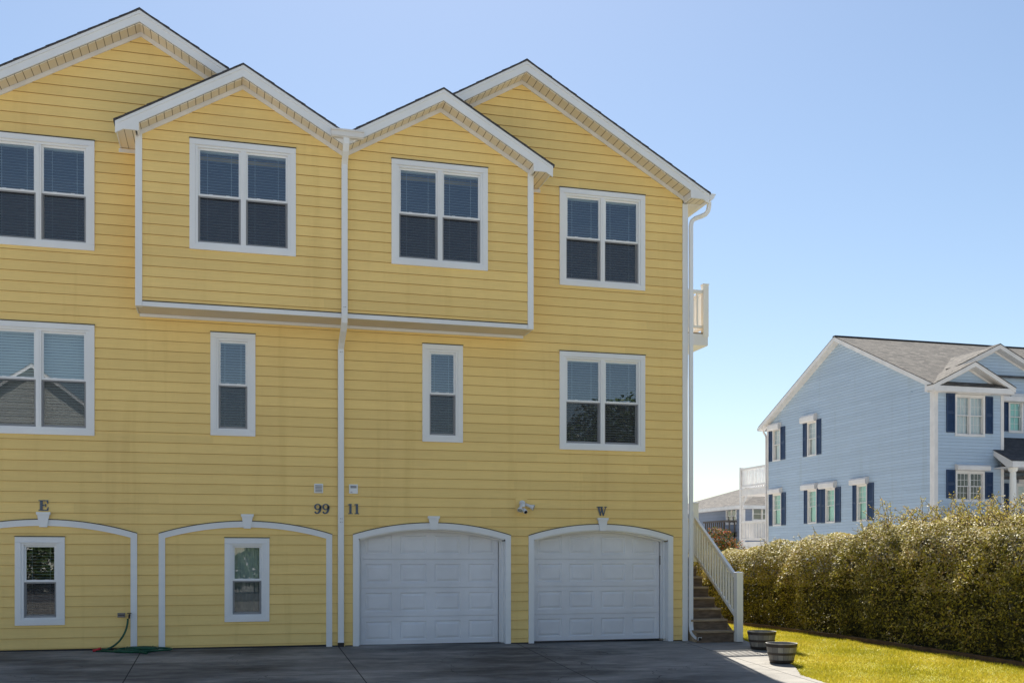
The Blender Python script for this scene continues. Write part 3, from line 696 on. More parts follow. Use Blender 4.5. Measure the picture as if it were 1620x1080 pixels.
def vent(x, label, louv):
    z = 2.89; t = thing('vent_cover', label, 'vent cover', (x, 18.985, z), 'wall vents over the house numbers')
    mb = MB(); mb.box(x-.08, x+.08, z-.085, z+.085, .014, .034, FM); mb.build('cover', M['white'], t, bevel=.008)
    mb = MB()
    if louv:
        for k in range(5): mb.box(x-.06, x+.06, z-.062+k*.026, z-.048+k*.026, .034, .044, FM)
    else:
        mb.box(x-.055, x+.055, z+.015, z+.06, .034, .038, FM); mb.box(x-.055, x-.02, z-.06, z-.05, .034, .038, FM)
    mb.build('louver', M['sashgrey'], t)
vent(1.585, 'small square white vent cover with louvers above the digits 99', True)
vent(2.21, 'small square white vent cover with grey panel above the digits 11', False)
# flood light with camera
fx, fz = 5.40, 2.62
fl = thing('security_light', 'white twin floodlight with round black camera on yellow block between the garages', 'security light', (fx, 18.98, fz))
mb = MB(); mb.box(5.265, 5.505, fz-.165, fz+.165, .0, .022, FM); mb.build('mounting_block', M['yellow'], house)
mb = MB(); Mx = Matrix.Rotation(R(90), 4, 'X'); mb.lathe([(.0, .052), (.035, .05), (.058, .03), (.06, 0), (0, 0)], (fx, 18.977, fz+.05), 20, Mx=Mx); mb.box(fx-.03, fx+.03, 18.87, 18.93, fz-.02, fz+.04)
mb.build('lamp_base', M['lampwhite'], fl, smooth=False)
def lampH(tip, d, ln=.17):
    d = Vector(d).normalized(); q = d.to_track_quat('Z', 'Y').to_matrix().to_4x4()
    mb = MB(); mb.lathe([(.0, 0), (.026, .003), (.028, .09), (.032, .10), (.054, .155), (.056, ln), (.050, ln)], tip, 18, Mx=q); o = mb.build('lamp_head', M['lampwhite'], fl, smooth=True)
    mb = MB(); mb.lathe([(.0, ln-.004), (.03, ln-.006), (.049, ln-.01)], tip, 18, Mx=q); mb.build('lens', M['lens'], o, smooth=True)
lampH((fx-.03, 18.91, fz+.05), (-.35, -.55, -.95)); lampH((fx+.05, 18.91, fz+.03), (.95, -.45, -.42))
mb = MB(); q = Vector((.15, -.8, -.45)).normalized().to_track_quat('Z', 'Y').to_matrix().to_4x4()
mb.lathe([(0, 0), (.036, .0), (.04, .02), (.04, .10), (.033, .105)], (fx+.01, 18.90, fz-.07), 18, Mx=q); o = mb.build('camera_body', M['lampwhite'], fl, smooth=True)
mb = MB(); mb.lathe([(0, .107), (.034, .104)], (fx+.01, 18.90, fz-.07), 18, Mx=q); mb.build('camera_lens', M['black'], o)
# outlet, faucet, hose
ox = -1.76; t = thing('electrical_outlet', 'small grey brown outlet box on siding left of the hose faucet', 'outlet', (ox, 18.98, .66))
mb = MB(); mb.box(ox-.062, ox+.062, .618, .695, .01, .035, FM); mb.build('cover', M['outlet'], t, bevel=.004)
mb = MB(); mb.box(ox-.05, ox+.05, .650, .664, .035, .038, FM); mb.build('receptacle_slot', M['dark'], t)
fxx = -1.625; t = thing('faucet', 'dark hose faucet beside white post of left false arch', 'faucet', (fxx, 18.98, .66))
mb = MB(); mb.tube([(fxx, 18.99, .66), (fxx, 18.93, .66), (fxx, 18.90, .64), (fxx, 18.895, .60)], .016, 10); mb.build('spout', M['hoop'], t, smooth=True)
mb = MB(); mb.lathe([(0, .0), (.035, .0), (.035, .012), (0, .012)], (fxx, 18.92, .685), 12); mb.build('handle', M['black'], t)
hs = thing('garden_hose', 'dark green garden hose coiled on the driveway below the left false arch', 'hose', (-1.35, 18.72, .05))
pts = []; z_g = lambda x, y: gh(x, y)+.016
for k in range(24):
    f = k/23; x = fxx-.02-.50*f**1.9+.0; y = 18.89-.10*f; z = .60+(z_g(-2.1, 18.75)-.60)*math.sin(f*math.pi/2)**1.0; pts.append((x+.0, y, z))
cx0, cy0 = -1.50, 18.68
tail = []
for k in range(190):
    a = math.pi+k/190*2*math.pi*5.6
    w = .5+.5*math.sin(k*.07)
    rx = (.30, .24, .33, .27, .20, .26)[int(k/190*5.99)]; rx2 = (.24, .33, .27, .20, .26, .22)[int(k/190*5.99)]
    f = (k/190*5.99) % 1; rx = rx*(1-f)+rx2*f; ry = rx*.5
    ccx = cx0+.05*math.sin(k*.05)+(-.05+.12*(k/190)); x = ccx+rx*math.cos(a); y = cy0+ry*math.sin(a)
    tail.append((x, y, z_g(x, y)+.016*int(k/42)+.004*math.sin(k*.4)))
big = []
for k in range(30):
    a = -.3+k/29*4.4; x = -1.28+.36*math.cos(a-1.2); y = 18.66+.17*math.sin(a-1.2); big.append((x, y, z_g(x, y)+.03))
last = [(-1.42, 18.7, .10), (-1.46, 18.58, .09), (-1.40, 18.48, z_g(-1.4, 18.45)+.01), (-1.30, 18.40, z_g(-1.3, 18.36))]
mb = MB(); allp = pts+tail
mb.tube(allp, .017, 8); mb.tube(big, .018, 8); mb.tube(last, .018, 8); mb.build('hose_pipe', M['hose'], hs, smooth=True)
mb = MB(); e = Vector(pts[-1]); mb.tube([(e.x-.05, e.y, e.z+.004), (e.x+.02, e.y, e.z+.02), (e.x+.08, e.y, e.z+.045)], .022, 8); mb.build('connector', M['red'], hs, smooth=True)
# ------------------------------------------------------------------ exterior stair
ST_ = thing('staircase', 'weathered wooden outdoor stair with white vinyl railing along the right side of the yellow house', 'staircase', (9.25, 18.6, 0))
RI, TR, SX0, SX1, SY = .2075, .282, 8.86, 9.65, 18.6
for n in range(8):
    mb = MB(); y0 = SY+n*TR; zt = (n+1)*RI
    mb.box(SX0, SX1, y0-.01, y0+TR+.02 if n < 7 else y0+1.2, zt-.04, zt)
    if n < 7: mb.box(SX0+.01, SX1-.01, y0+.06, y0+TR+.02, -.02, zt-.045)
    stp = mb.build('step', M['step'], ST_, bevel=.004)
    mb = MB(); mb.box(SX0, SX1, y0+.022, y0+.05, n*RI+(.001 if n else -.03), zt-.041); mb.build('riser', M['riser'], stp)
ux0 = 9.655
def newel(x0, y0, zb, zt, w=.135):
    mb = MB(); mb.box(x0, x0+w, y0, y0+w, zb, zt-.03); mb.box(x0-.01, x0+w+.01, y0-.01, y0+w+.01, zt-.03, zt-.012)
    mb.add([(x0-.005, y0-.005, zt-.012), (x0+w+.005, y0-.005, zt-.012), (x0+w+.005, y0+w+.005, zt-.012), (x0-.005, y0+w+.005, zt-.012), (x0+w/2, y0+w/2, zt+.012)], [(0, 1, 4), (1, 2, 4), (2, 3, 4), (3, 0, 4)])
    mb.build('newel_post', M['vinyl'], ST_, bevel=.004)
NY0, NY1 = 18.50, 20.50
newel(ux0, NY0, -.01, 1.36); newel(ux0, NY1, 1.55, 2.83)
newel(ux0, NY1+.35, .0, 1.60, .10)
ya, yb = NY0+.137, NY1-.002; za, zb2 = 1.28, 2.50
def slope_bar(y0, z0, y1, z1, hh, x0, x1):
    mb = MB(); mb.add([(x, y, z) for x in (x0, x1) for y, z in ((y0, z0), (y1, z1), (y1, z1+hh), (y0, z0+hh))], [(0, 1, 2, 3), (7, 6, 5, 4), (0, 4, 5, 1), (1, 5, 6, 2), (2, 6, 7, 3), (3, 7, 4, 0)]); return mb
ms = (zb2-za)/(yb-ya)
m1 = slope_bar(ya, za-.09, yb, zb2-.09, .09, ux0+.035, ux0+.10); m1.build('handrail', M['vinyl'], ST_, bevel=.006)
zl, zl2 = .42, 1.66
m2 = slope_bar(ya, zl, yb, zl+ms*(yb-ya), .075, ux0+.045, ux0+.09); m2.build('bottom_rail', M['vinyl'], ST_, bevel=.004)
nb = 15
for k in range(nb):
    y = ya+(yb-ya)*(k+.6)/(nb+.2); f = (y-ya)
    mb = MB(); mb.box(ux0+.05, ux0+.085, y, y+.035, zl+ms*f+.06, za-.09+ms*f+.03); mb.build('baluster', M['vinyl'], ST_)
mb = slope_bar(SY+.05, -.02, SY+8*TR, 8*RI-.30, .20, SX1+.001, ux0-.001); mb.build('stringer', M['step'], ST_)
mb = MB(); mb.box(ux0+.02, ux0+.09, NY1+.137, NY1+3.0, 2.42, 2.50); mb.box(ux0+.03, ux0+.08, NY1+.137, NY1+3.0, 1.75, 1.81)
y = NY1+.22
while y < NY1+2.9: mb.box(ux0+.035, ux0+.075, y, y+.035, 1.811, 2.419); y += .12
mb.build('landing_railing', M['vinyl'], ST_)
mb = MB(); mb.box(SX0, ux0, SY+7*TR+.05, NY1+3, 1.45, 1.615); mb.build('landing_joist', M['step'], ST_)
# ------------------------------------------------------------------ planters
def planter(cx, cy, rot):
    z = gh(cx, cy)+.006; t = thing('barrel_planter', '', 'planter', (cx, cy, z), 'half barrel planters on the driveway edge')
    H, R0, R1 = .335, .190, .262; n = 48
    rr = lambda f: R0+(R1-R0)*f+.012*math.sin(math.pi*f)
    r_ = random.Random(rot); st = [r_.random() for _ in range(16)]; tints = [st[j//3] for j in range(n)]
    mb = MB(); pf = [(rr(f), z+H*f) for f in (0, .12, .25, .4, .55, .7, .85, .985)]
    mb.lathe([(r, q-z) for r, q in pf], (cx, cy, z), n, tints)
    for k in range(16):                                     # dark joints between staves
        pass
    mb.build('stave', M['stave'], t)
    mb = MB()
    for k in range(16):
        a = 2*math.pi*(k*3)/n; d = Vector((math.cos(a), math.sin(a), 0)); e = Vector((-math.sin(a), math.cos(a), 0))
        P = [Vector((cx, cy, z+H*f))+d*(rr(f)+.0008) for f in (.02, .25, .5, .75, .96)]
        for p, q in zip(P, P[1:]): mb.add([p-e*.0022, p+e*.0022, q+e*.0022, q-e*.0022], [(0, 1, 2, 3)])
    mb.build('stave_joint', M['hoop'], t)
    for f0, f1 in ((.0, .15), (.40, .53), (.80, .95)):
        mb = MB(); mb.lathe([(rr(f0)+.001, H*f0), (rr(f0)+.006, H*f0+.003), (rr(f1)+.006, H*f1-.003), (rr(f1)+.001, H*f1)], (cx, cy, z), n); mb.build('hoop', M['hoop'], t, smooth=False)
    mb = MB(); mb.lathe([(rr(.98), H*.97), (rr(.98)+.010, H*.985), (rr(.98)+.010, H), (rr(.98)-.014, H), (rr(.98)-.02, H*.97), (rr(.7)-.025, H*.66)], (cx, cy, z), n); mb.build('rim', M['stave'], t)
    mb = MB(); mb.lathe([(0, H*.66), (rr(.66)-.02, H*.66)], (cx, cy, z), n); mb.build('soil', M['soil'], t)
    return t
p = gpt(1236.5, 1047.5); planter(p[0], p[1], 3)['label'] = 'grey half barrel planter nearest the camera, at the shadow edge by the lawn'
p = gpt(1205.0, 1026); planter(p[0], p[1], 9)['label'] = 'grey half barrel planter farther back, nearer the stair newel post'
# ------------------------------------------------------------------ ground
def sheet(name, xs, ys, mat, off, inside=None):
    mb = MB(); nx = len(xs); vs = [(x, y, gh(x, y)+off) for y in ys for x in xs]; fs = []
    for j in range(len(ys)-1):
        for i in range(nx-1): fs.append((j*nx+i, j*nx+i+1, (j+1)*nx+i+1, (j+1)*nx+i))
    mb.add(vs, fs); return mb.build(name, mat)
M['ground'] = simple('pale_ground', (.34, .33, .31), .9, .15, .6, bmp=.3)
xs = [-900, -300, -100, -50, -25, -12]+[-6+.5*k for k in range(0, 45)]+[20, 26, 40, 60, 100, 300, 900]
ys = [-900, -300, -100, -50, -30, -15, -5, 0, 5, 10]+[12+.25*k for k in range(0, 57)]+[28, 32, 40, 60, 100, 300, 900]
kind(sheet('ground', xs, ys, M['ground'], -.05))
kind(sheet('lawn', [7.5, 8]+[8.5+.25*k for k in range(0, 19)], [6, 8, 10, 12]+[12.25+.25*k for k in range(0, 62)], M['lawn'], -.03))
EDGE = [gpt(*q)[:2] for q in ((1173, 1010.5), (1186, 1015), (1202, 1021), (1222, 1031), (1243, 1043), (1258, 1054), (1267, 1067), (1290, 1074), (1318, 1083), (1380, 1100))]
EDGE = [(EDGE[0][0], 20.0)]+EDGE
ex, ey = EDGE[-1]; EDGE += [(ex+.1, ey-1.0), (ex+.15, 8.0), (ex+.15, -8.0)]
def edge_x(y):
    for (x0, y0), (x1, y1) in zip(EDGE, EDGE[1:]):
        if y1 <= y <= y0: return x0+(x1-x0)*(y0-y)/max(y0-y1, 1e-6)
    return EDGE[0][0] if y > 20 else EDGE[-1][0]
mb = MB(); yy = sorted(set([-8, -2, 2, 5, 8, 10, 11, 12, 13]+[13+.05*k for k in range(0, 141)]+[q[1] for q in EDGE if q[1] > -8]))
rows = []
for y in yy:
    e = edge_x(y)+.012*math.sin(y*37)*(1 if 12 < y < 19 else 0); r_ = [-8, -6, -4, -2, 0, 2, 4, 6, 8, min(8.8, e-.2), e]; rows.append([(x, y, gh(x, y)) for x in r_])
for a, b in zip(rows, rows[1:]):
    for i in range(len(a)-1): mb.add([a[i], a[i+1], b[i+1], b[i]], [(0, 1, 2, 3)])
    mb.add([a[-1], (a[-1][0], a[-1][1], a[-1][2]-.1), (b[-1][0], b[-1][1], b[-1][2]-.1), b[-1]], [(0, 1, 2, 3)])
kind(mb.build('driveway', M['concrete']))
mb = MB(); mb.box(-300, 300, -17, -9, -.262, -.225); kind(mb.build('street', M['asphalt']))
# landscape edging at the hedge foot
def hx(y): return 12.30+.03*math.sin(y*.9)
mb = MB(); P = [(hx(y)-.10, y, gh(hx(y), y)+.02) for y in np.arange(9, 26.6, .4)]
mb.sweep(P, [(-.045, -.04), (.045, -.04), (.045, .04), (-.045, .04)])
tag(mb.build('garden_edging', M['edging']), 'low dark brown timber edging along the foot of the hedge', 'garden edging')
# ------------------------------------------------------------------ leaves
def leafcloud(name, P, Nrm, size, mat, parent=None, tint=None, aspect=.5, spread=1.0):
    n = len(P); d = rng.normal(size=(n, 3)); d /= np.linalg.norm(d, axis=1)[:, None]
    nr = Nrm+d*spread; nr /= np.linalg.norm(nr, axis=1)[:, None]
    t = rng.normal(size=(n, 3)); t -= nr*(t*nr).sum(1)[:, None]; t /= np.linalg.norm(t, axis=1)[:, None]
    b = np.cross(nr, t); L = size*rng.uniform(.6, 1.3, n)[:, None]; Wd = L*aspect
    v = np.stack([P-t*L*.5, P+b*Wd*.5+nr*L*.06, P+t*L*.5, P-b*Wd*.5+nr*L*.06], 1).reshape(-1, 3)
    return rawmesh(name, v, n, 4, mat, parent, rng.uniform(0, 1, n) if tint is None else tint)
def rawmesh(name, v, n, k, mat, parent, tint):
    me = bpy.data.meshes.new(name); o = bpy.data.objects.new(name, me); COL.objects.link(o)
    if parent is not None: v = v-np.array(parent.location)[None]; o.parent = parent
    me.vertices.add(n*k); me.vertices.foreach_set('co', v.astype(np.float32).ravel())
    me.loops.add(n*k); me.loops.foreach_set('vertex_index', np.arange(n*k, dtype=np.int32))
    me.polygons.add(n); me.polygons.foreach_set('loop_start', np.arange(0, n*k, k, dtype=np.int32))
    me.update(calc_edges=True)
    at = me.attributes.new('tint', 'FLOAT', 'FACE'); at.data.foreach_set('value', np.asarray(tint, dtype=np.float32))
    me.materials.append(mat); return o
def lump(x, y, z):
    return (.5*np.sin(1.7*x+2.1*y+.5)+.5*np.sin(2.9*y-1.3*z+1)+.4*np.sin(4.1*z+3.3*y+2)+.3*np.sin(6.3*y+5.1*z)+.3*np.sin(7.7*x-4.9*y))/2
HY = [7, 10, 12.5, 14.5, 16, 17.3, 18.3, 19.5, 21, 23, 25, 27.5]
HZ = [2.20, 2.20, 2.21, 2.25, 2.30, 2.32, 2.28, 2.12, 1.97, 1.86, 1.78, 1.70]
hedge = thing('hedge', 'long thick glossy green and yellow hedge with straggly brown twigs behind the lawn', 'hedge', (13.6, 17, 0))
nL = 205000; y = rng.uniform(8.5, 27.3, nL*2); H = np.interp(y, HY, HZ)
# arc-length around the cross-section: front face, rounded shoulder, top
u = rng.uniform(0, 1, nL*2); X0 = 12.30+.03*np.sin(y*.9); rad = .55; Wt = 2.3
fl_ = H-rad; tot = fl_+rad*math.pi/2+Wt; s_ = u*tot
front = s_ < fl_; arcm = (s_ >= fl_) & (s_ < fl_+rad*math.pi/2)
th = np.clip((s_-fl_)/rad, 0, math.pi/2)
px = np.where(front, X0, np.where(arcm, X0+rad*(1-np.cos(th)), X0+rad+(s_-fl_-rad*math.pi/2)))
pz = np.where(front, s_, np.where(arcm, fl_+rad*np.sin(th), H))
nx = np.where(front, -1, np.where(arcm, -np.cos(th), 0.)); nz = np.where(front, 0, np.where(arcm, np.sin(th), 1.))
lmp = lump(px, y, pz)*.20
dep = -rng.exponential(.09, nL*2)+lmp+.05-.10*(pz < .35)*np.where(front, 1, 0)
px = px+nx*dep; pz = pz+nz*dep
keep = (pz > .04)
# thin out into gaps so the dark inside shows
gap = np.sin(px*9+y*5)*np.sin(y*11+pz*7)*np.sin(pz*13-y*3); keep &= (rng.uniform(0, 1, nL*2) < np.where(gap > .18, .22, .9)); keep &= ~(front & (pz < 1.0) & (rng.uniform(0, 1, nL*2) < .35))
idx = np.nonzero(keep)[0][:nL]
P = np.stack([px, y, pz], 1)[idx]; P[:, 2] += np.array([gh(12.4, q) for q in np.linspace(8, 28, 41)])[np.clip(((P[:, 1]-8)*2).astype(int), 0, 40)]
Nn = np.stack([nx, np.zeros_like(nx), nz], 1)[idx]
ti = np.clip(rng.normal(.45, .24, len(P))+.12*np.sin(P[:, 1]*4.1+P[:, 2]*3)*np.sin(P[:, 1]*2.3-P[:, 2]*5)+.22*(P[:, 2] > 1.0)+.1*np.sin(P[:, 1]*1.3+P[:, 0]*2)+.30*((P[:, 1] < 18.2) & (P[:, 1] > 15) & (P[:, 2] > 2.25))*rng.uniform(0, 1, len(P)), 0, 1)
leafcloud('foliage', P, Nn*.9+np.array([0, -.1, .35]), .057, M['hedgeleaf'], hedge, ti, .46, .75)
# core of dense twigs
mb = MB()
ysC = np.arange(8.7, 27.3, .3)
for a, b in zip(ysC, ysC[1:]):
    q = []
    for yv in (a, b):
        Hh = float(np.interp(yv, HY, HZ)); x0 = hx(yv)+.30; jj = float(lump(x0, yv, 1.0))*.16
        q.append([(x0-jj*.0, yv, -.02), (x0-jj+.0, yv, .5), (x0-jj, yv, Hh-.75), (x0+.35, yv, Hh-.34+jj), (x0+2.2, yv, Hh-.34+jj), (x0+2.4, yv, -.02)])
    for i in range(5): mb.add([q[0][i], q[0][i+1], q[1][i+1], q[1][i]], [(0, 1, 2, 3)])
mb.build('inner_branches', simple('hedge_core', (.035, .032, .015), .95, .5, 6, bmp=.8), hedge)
mb = MB(); tp = []; tn = []
rt = random.Random(5)
for k in range(430):
    if k < 300: yv = rt.uniform(13.2, 18.8)
    else: yv = rt.uniform(9, 27)
    Hh = float(np.interp(yv, HY, HZ)); x0 = hx(yv)+rt.uniform(.2, 2.3); ln = rt.uniform(.25, .75)*(1.25 if k < 300 else .75)
    d = Vector((rt.uniform(-.8, .5), rt.uniform(-.5, .9), rt.uniform(.5, 1.1))).normalized(); p0 = Vector((x0, yv, Hh-.08)); pts = []
    for j in range(6):
        f = j/5; pts.append(p0+d*ln*f+Vector((rt.uniform(-.02, .02), .10*f*f*math.sin(k), -.24*f*f*ln)))
    mb.tube(pts, .006, 3, .003)
    for _ in range(int(ln*34)):
        f = rt.uniform(.15, 1); i = min(4, int(f*5)); tp.append(pts[i].lerp(pts[i+1], f*5-i)+Vector((rt.gauss(0, .018), rt.gauss(0, .018), rt.gauss(0, .018)))); tn.append((0, 0, 1))
kind(mb.build('twig', M['bark'], hedge), 'stuff')
tt = np.clip(rng.normal(.78, .16, len(tp)), 0, 1)
leafcloud('twig_leaf', np.array([tuple(p) for p in tp]), np.array(tn, float), .05, M['hedgeleaf'], hedge, tt, .45, 1.0)
def blob_plant(name, label, cat, loc, rads, n, size, mat, stems=6, trunk=None, tintf=None, group=None):
    t = thing(name, label, cat, loc, group)
    P = []; Nn = []
    for (dx, dy, dz, r) in rads:
        m = int(n*r*r/sum(q[3]**2 for q in rads)); d = rng.normal(size=(m, 3)); d /= np.linalg.norm(d, axis=1)[:, None]
        rr = r*(1-np.abs(rng.normal(0, .16, m)))*(1+.12*np.sin(d[:, 0]*7+dx)*np.sin(d[:, 2]*6+dy)); P.append(d*rr[:, None]+np.array([dx, dy, dz])); Nn.append(d)
    P = np.concatenate(P); Nn = np.concatenate(Nn); k = P[:, 2] > .05; P = P[k]; Nn = Nn[k]
    leafcloud('foliage' if trunk is None else 'crown', P+np.array(loc), Nn+np.array([0, 0, .3]), size, mat, t, None if tintf is None else tintf(P), .5, .8)
    mb = MB()
    if trunk is None:
        for k in range(stems):
            a = k*2.4; mb.tube([(loc[0]+.1*math.cos(a), loc[1]+.1*math.sin(a), loc[2]-.05), (loc[0]+.4*math.cos(a), loc[1]+.4*math.sin(a), loc[2]+rads[0][2])], .03, 5, .012)
        mb.build('stem', M['bark'], t)
    else:
        mb.tube([(loc[0], loc[1], loc[2]-.1), (loc[0]+.1, loc[1], loc[2]+trunk*.5), (loc[0], loc[1]+.1, loc[2]+trunk)], .22, 8, .12)
        for (dx, dy, dz, r) in rads: mb.tube([(loc[0], loc[1], loc[2]+trunk*.8), (loc[0]+dx*.6, loc[1]+dy*.6, loc[2]+dz*.8), (loc[0]+dx, loc[1]+dy, loc[2]+dz)], .09, 6, .03)
        mb.build('trunk', M['bark'], t)
    return t
blob_plant('shrub', 'dark green shrub with orange red tips beyond the stair railing', 'shrub', (14.9, 30.5, .0),
           [(0, 0, 1.3, .95), (.7, .3, 1.5, .8), (-.7, .2, 1.6, .8), (.2, -.3, 2.0, .6), (-1.2, .4, 1.9, .7), (-.3, .1, .7, 1.0)], 26000, .075, M['redleaf'],
           tintf=lambda P: np.clip(rng.normal(.3, .2, len(P))+.5*(P[:, 2] > 1.9)*(rng.uniform(0, 1, len(P)) > .45), 0, 1))
# ------------------------------------------------------------------ grass blades
n = 130000; gx = rng.uniform(8.6, 12.35, n); gy = 26.5-(26.5-11.5)*rng.uniform(0, 1, n)**.8
ok = np.array([gx[i] > edge_x(gy[i])-.02*(math.sin(gy[i]*23)) if gy[i] < 20.2 else gx[i] > 9.9 for i in range(n)]); gx, gy = gx[ok], gy[ok]; n = len(gx)
gz = np.array([gh(a, b) for a, b in zip(gx, gy)])-.03; ht = rng.uniform(.02, .055, n)*(1+.35*np.sin(gx*5)*np.sin(gy*4)); an = rng.uniform(0, math.pi, n); w = .006
lean = rng.normal(0, .022, (n, 2)); v = np.zeros((n, 3, 3))
v[:, 0] = np.stack([gx-np.cos(an)*w, gy-np.sin(an)*w, gz], 1); v[:, 1] = np.stack([gx+np.cos(an)*w, gy+np.sin(an)*w, gz], 1); v[:, 2] = np.stack([gx+lean[:, 0], gy+lean[:, 1], gz+ht], 1)
gt = np.clip(rng.normal(.5, .2, n)+.22*np.sin(gx*2.3+gy*.8)*np.sin(gy*1.7-gx), 0, 1)
g = rawmesh('grass', v.reshape(-1, 3), n, 3, M['grassblade'], None, gt); kind(g, 'stuff', 'short sunlit yellow green grass between the driveway and the hedge', 'grass')
# ================================================================== BLUE HOUSE
BX = 24.5; BF = 31.95; BB = 43.9; BR = 33.2; XR = 36.0; BS = .47
bh = thing('blue_house', 'two storey light blue clapboard house with navy shutters behind the hedge', 'house', (BX, BF, 0))
LB = LEFTW(BX); FW = FRONT(BF); FR = FRONT(BR); BE = .118
def yb_(px): u = px-810; return BX*(F*CT-u*ST)/(u*CT+F*ST)       # world Y on the side wall of a photo column
def xf_(px, Y): u = px-810; return Y*(u*CT+F*ST)/(F*CT-u*ST)
def zat(py, X, Y): return EYE+(880-py)/F*(X*ST+Y*CT)
side = []   # (x0, x1, y0, y1 at that window)
for (a, b, t, bo, cl, cr, cb_, ctp, s0, s1, s2, s3) in (
        (1223.2, 1235.3, 677.5, 729, 1216.4, 1236, 680, 669, 1217, 1222, 1235.6, 1242.8),
        (1277.9, 1292.3, 666, 721, 1270.6, 1293, 667, 655, 1271, 1277, 1292.6, 1299.8),
        (1223.5, 1236.4, 780.5, 831.5, 1216.8, 1238, 780.5, 771.5, 1217.6, 1222.8, 1237, 1243.7),
        (1278.5, 1292.6, 774, 828, 1271.7, 1294, 774, 764, 1272.6, 1278, 1293, 1299.8),
        (1306.8, 1321.7, 772, 827, 1299.8, 1324, 772, 761, 1299.9, 1306.2, 1322, 1330.8),
        (1356.4, 1372.3, 765.5, 824, 1349, 1375, 766, 755, 1349.5, 1355.8, 1373, 1383)):
    y0, y1 = yb_(b), yb_(a); ym = (y0+y1)/2
    side.append((y0, y1, zat(bo, BX, ym), zat(t, BX, ym), yb_(cr), yb_(cl), zat(cb_, BX, ym), zat(ctp, BX, ym), (yb_(s1), yb_(s0)), (yb_(s3), yb_(s2))))
fro = [(xf_(1510.5, BF), xf_(1557.5, BF), zat(690, 25.9, BF), zat(624.5, 25.9, BF)), (xf_(1511, BF), xf_(1557, BF), zat(793.5, 25.9, BF), zat(744.5, 25.9, BF))]
mb = MB()
zt = 10.77-.18
siding(mb, LB, -.1, zt, (lambda z: max(BF+.1, 37.9-(zt-z)/BS)), (lambda z: min(BB, 37.9+(zt-z)/BS)), BE,
       [rect(w[0]+.03, w[1]-.03, w[2]+.03, w[3]-.03) for w in side], kinks=[zt-BS*5.85, zt-BS*6.0], lap=.012, gap=.004)
siding(mb, FW, -.1, 7.70, c_(BX+.1), c_(27.32), BE, [rect(w[0]+.03, w[1]-.03, w[2]+.03, w[3]-.03) for w in fro], lap=.012, gap=.004)
zs = 8.68-.16; siding(mb, FW, 7.70, zs, (lambda z: 25.93-(zs-z)/.5), (lambda z: 25.93+(zs-z)/.5), BE, [], lap=.012, gap=.004)
siding(mb, RIGHTW(27.42), -.1, 7.70, c_(BF+.1), c_(BR), BE, [], lap=.012, gap=.004)
rw = (xf_(1595, BR), xf_(1618, BR), zat(684, 28.6, BR), zat(633, 28.6, BR)); zg = 9.68-.16
rw2 = (xf_(1607.5, BR), xf_(1632, BR), zat(803, 28.6, BR), zat(764, 28.6, BR))
siding(mb, FR, -.1, 7.75, c_(27.42), c_(XR), BE, [rect(rw[0]+.03, rw[1]-.03, rw[2]+.03, rw[3]-.03), rect(rw2[0]+.03, rw2[1]-.03, rw2[2]+.03, rw2[3]-.03)], lap=.012, gap=.004)
siding(mb, FR, 7.75, zg, (lambda z: 28.1-(zg-z)/.48), (lambda z: 28.1+(zg-z)/.48), BE, [], lap=.012, gap=.004)
siding(mb, BACKW(BB), -.1, 7.7, c_(BX), c_(XR), BE*2, [], lap=.012, vary=False)
siding(mb, RIGHTW(XR), -.1, 7.7, c_(BR), c_(BB), BE*2, [], lap=.012, vary=False)
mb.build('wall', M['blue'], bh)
mb = MB(); mb.add([(BX+1.2, BF+.3, 0), (BX+1.2, BB-.3, 0), (BX+1.2, BB-.3, 7.6), (BX+1.2, BF+.3, 7.6)], [(0, 1, 2, 3)]); mb.add([(BX+.2, BR+1.1, 0), (XR-.2, BR+1.1, 0), (XR-.2, BR+1.1, 7.6), (BX+.2, BR+1.1, 7.6)], [(0, 1, 2, 3)])
mb.add([(BX+.1, BF+.1, 4.6), (XR-.1, BF+.1, 4.6), (XR-.1, BB-.1, 4.6), (BX+.1, BB-.1, 4.6)], [(0, 1, 2, 3)])
mb.build('interior_wall', M['inside'], bh)
mb = MB()
mb.box(BX, BX+.13, 0, 7.72, -.1, .025, FW); mb.box(BX-.026, BX-.0, BF+.101, BF+.22, 0, 7.72); mb.box(BX-.024, BX-.0, BF-.025, BF+.1, 0, 7.72)
mb.build('corner_board', M['cream'], bh); mb = MB(); mb.box(27.32, 27.45, 0, 7.72, -.1, .025, FW); mb.build('corner_board', M['cream'], bh); mb = MB(); mb.box(BX-.026, BX+.1, BB-.11, BB+.03, 0, 7.72); mb.build('corner_board', M['cream'], bh); mb = MB(); mb.box(27.46, 27.54, 0, 7.7, 0, .025, FR)
mb.build('corner_board', M['cream'], bh)
for w in side:
    window(bh, LB, w[0], w[1], w[2], w[3], units=1, cas=.05, blind=None, curtain='mint' if w[3] < 5 else 'blind', flash=False, screen=False, glass='clear_glass', grid=(2, 3, False), detail=False)
for i, w in enumerate(fro):
    window(bh, FW, *w, units=2, cas=.07, blind=None, curtain='blind' if i == 0 else None, flash=False, screen=False, glass='clear_glass', grid=(3, 2, True), detail=False)
window(bh, FR, *rw, units=1, cas=.07, blind=None, curtain='mint', flash=False, screen=False, glass='clear_glass', grid=(2, 2, True), detail=False)
window(bh, FR, *rw2, units=1, cas=.07, blind=None, curtain='blind', flash=False, screen=False, glass='clear_glass', grid=(2, 2, True), detail=False)
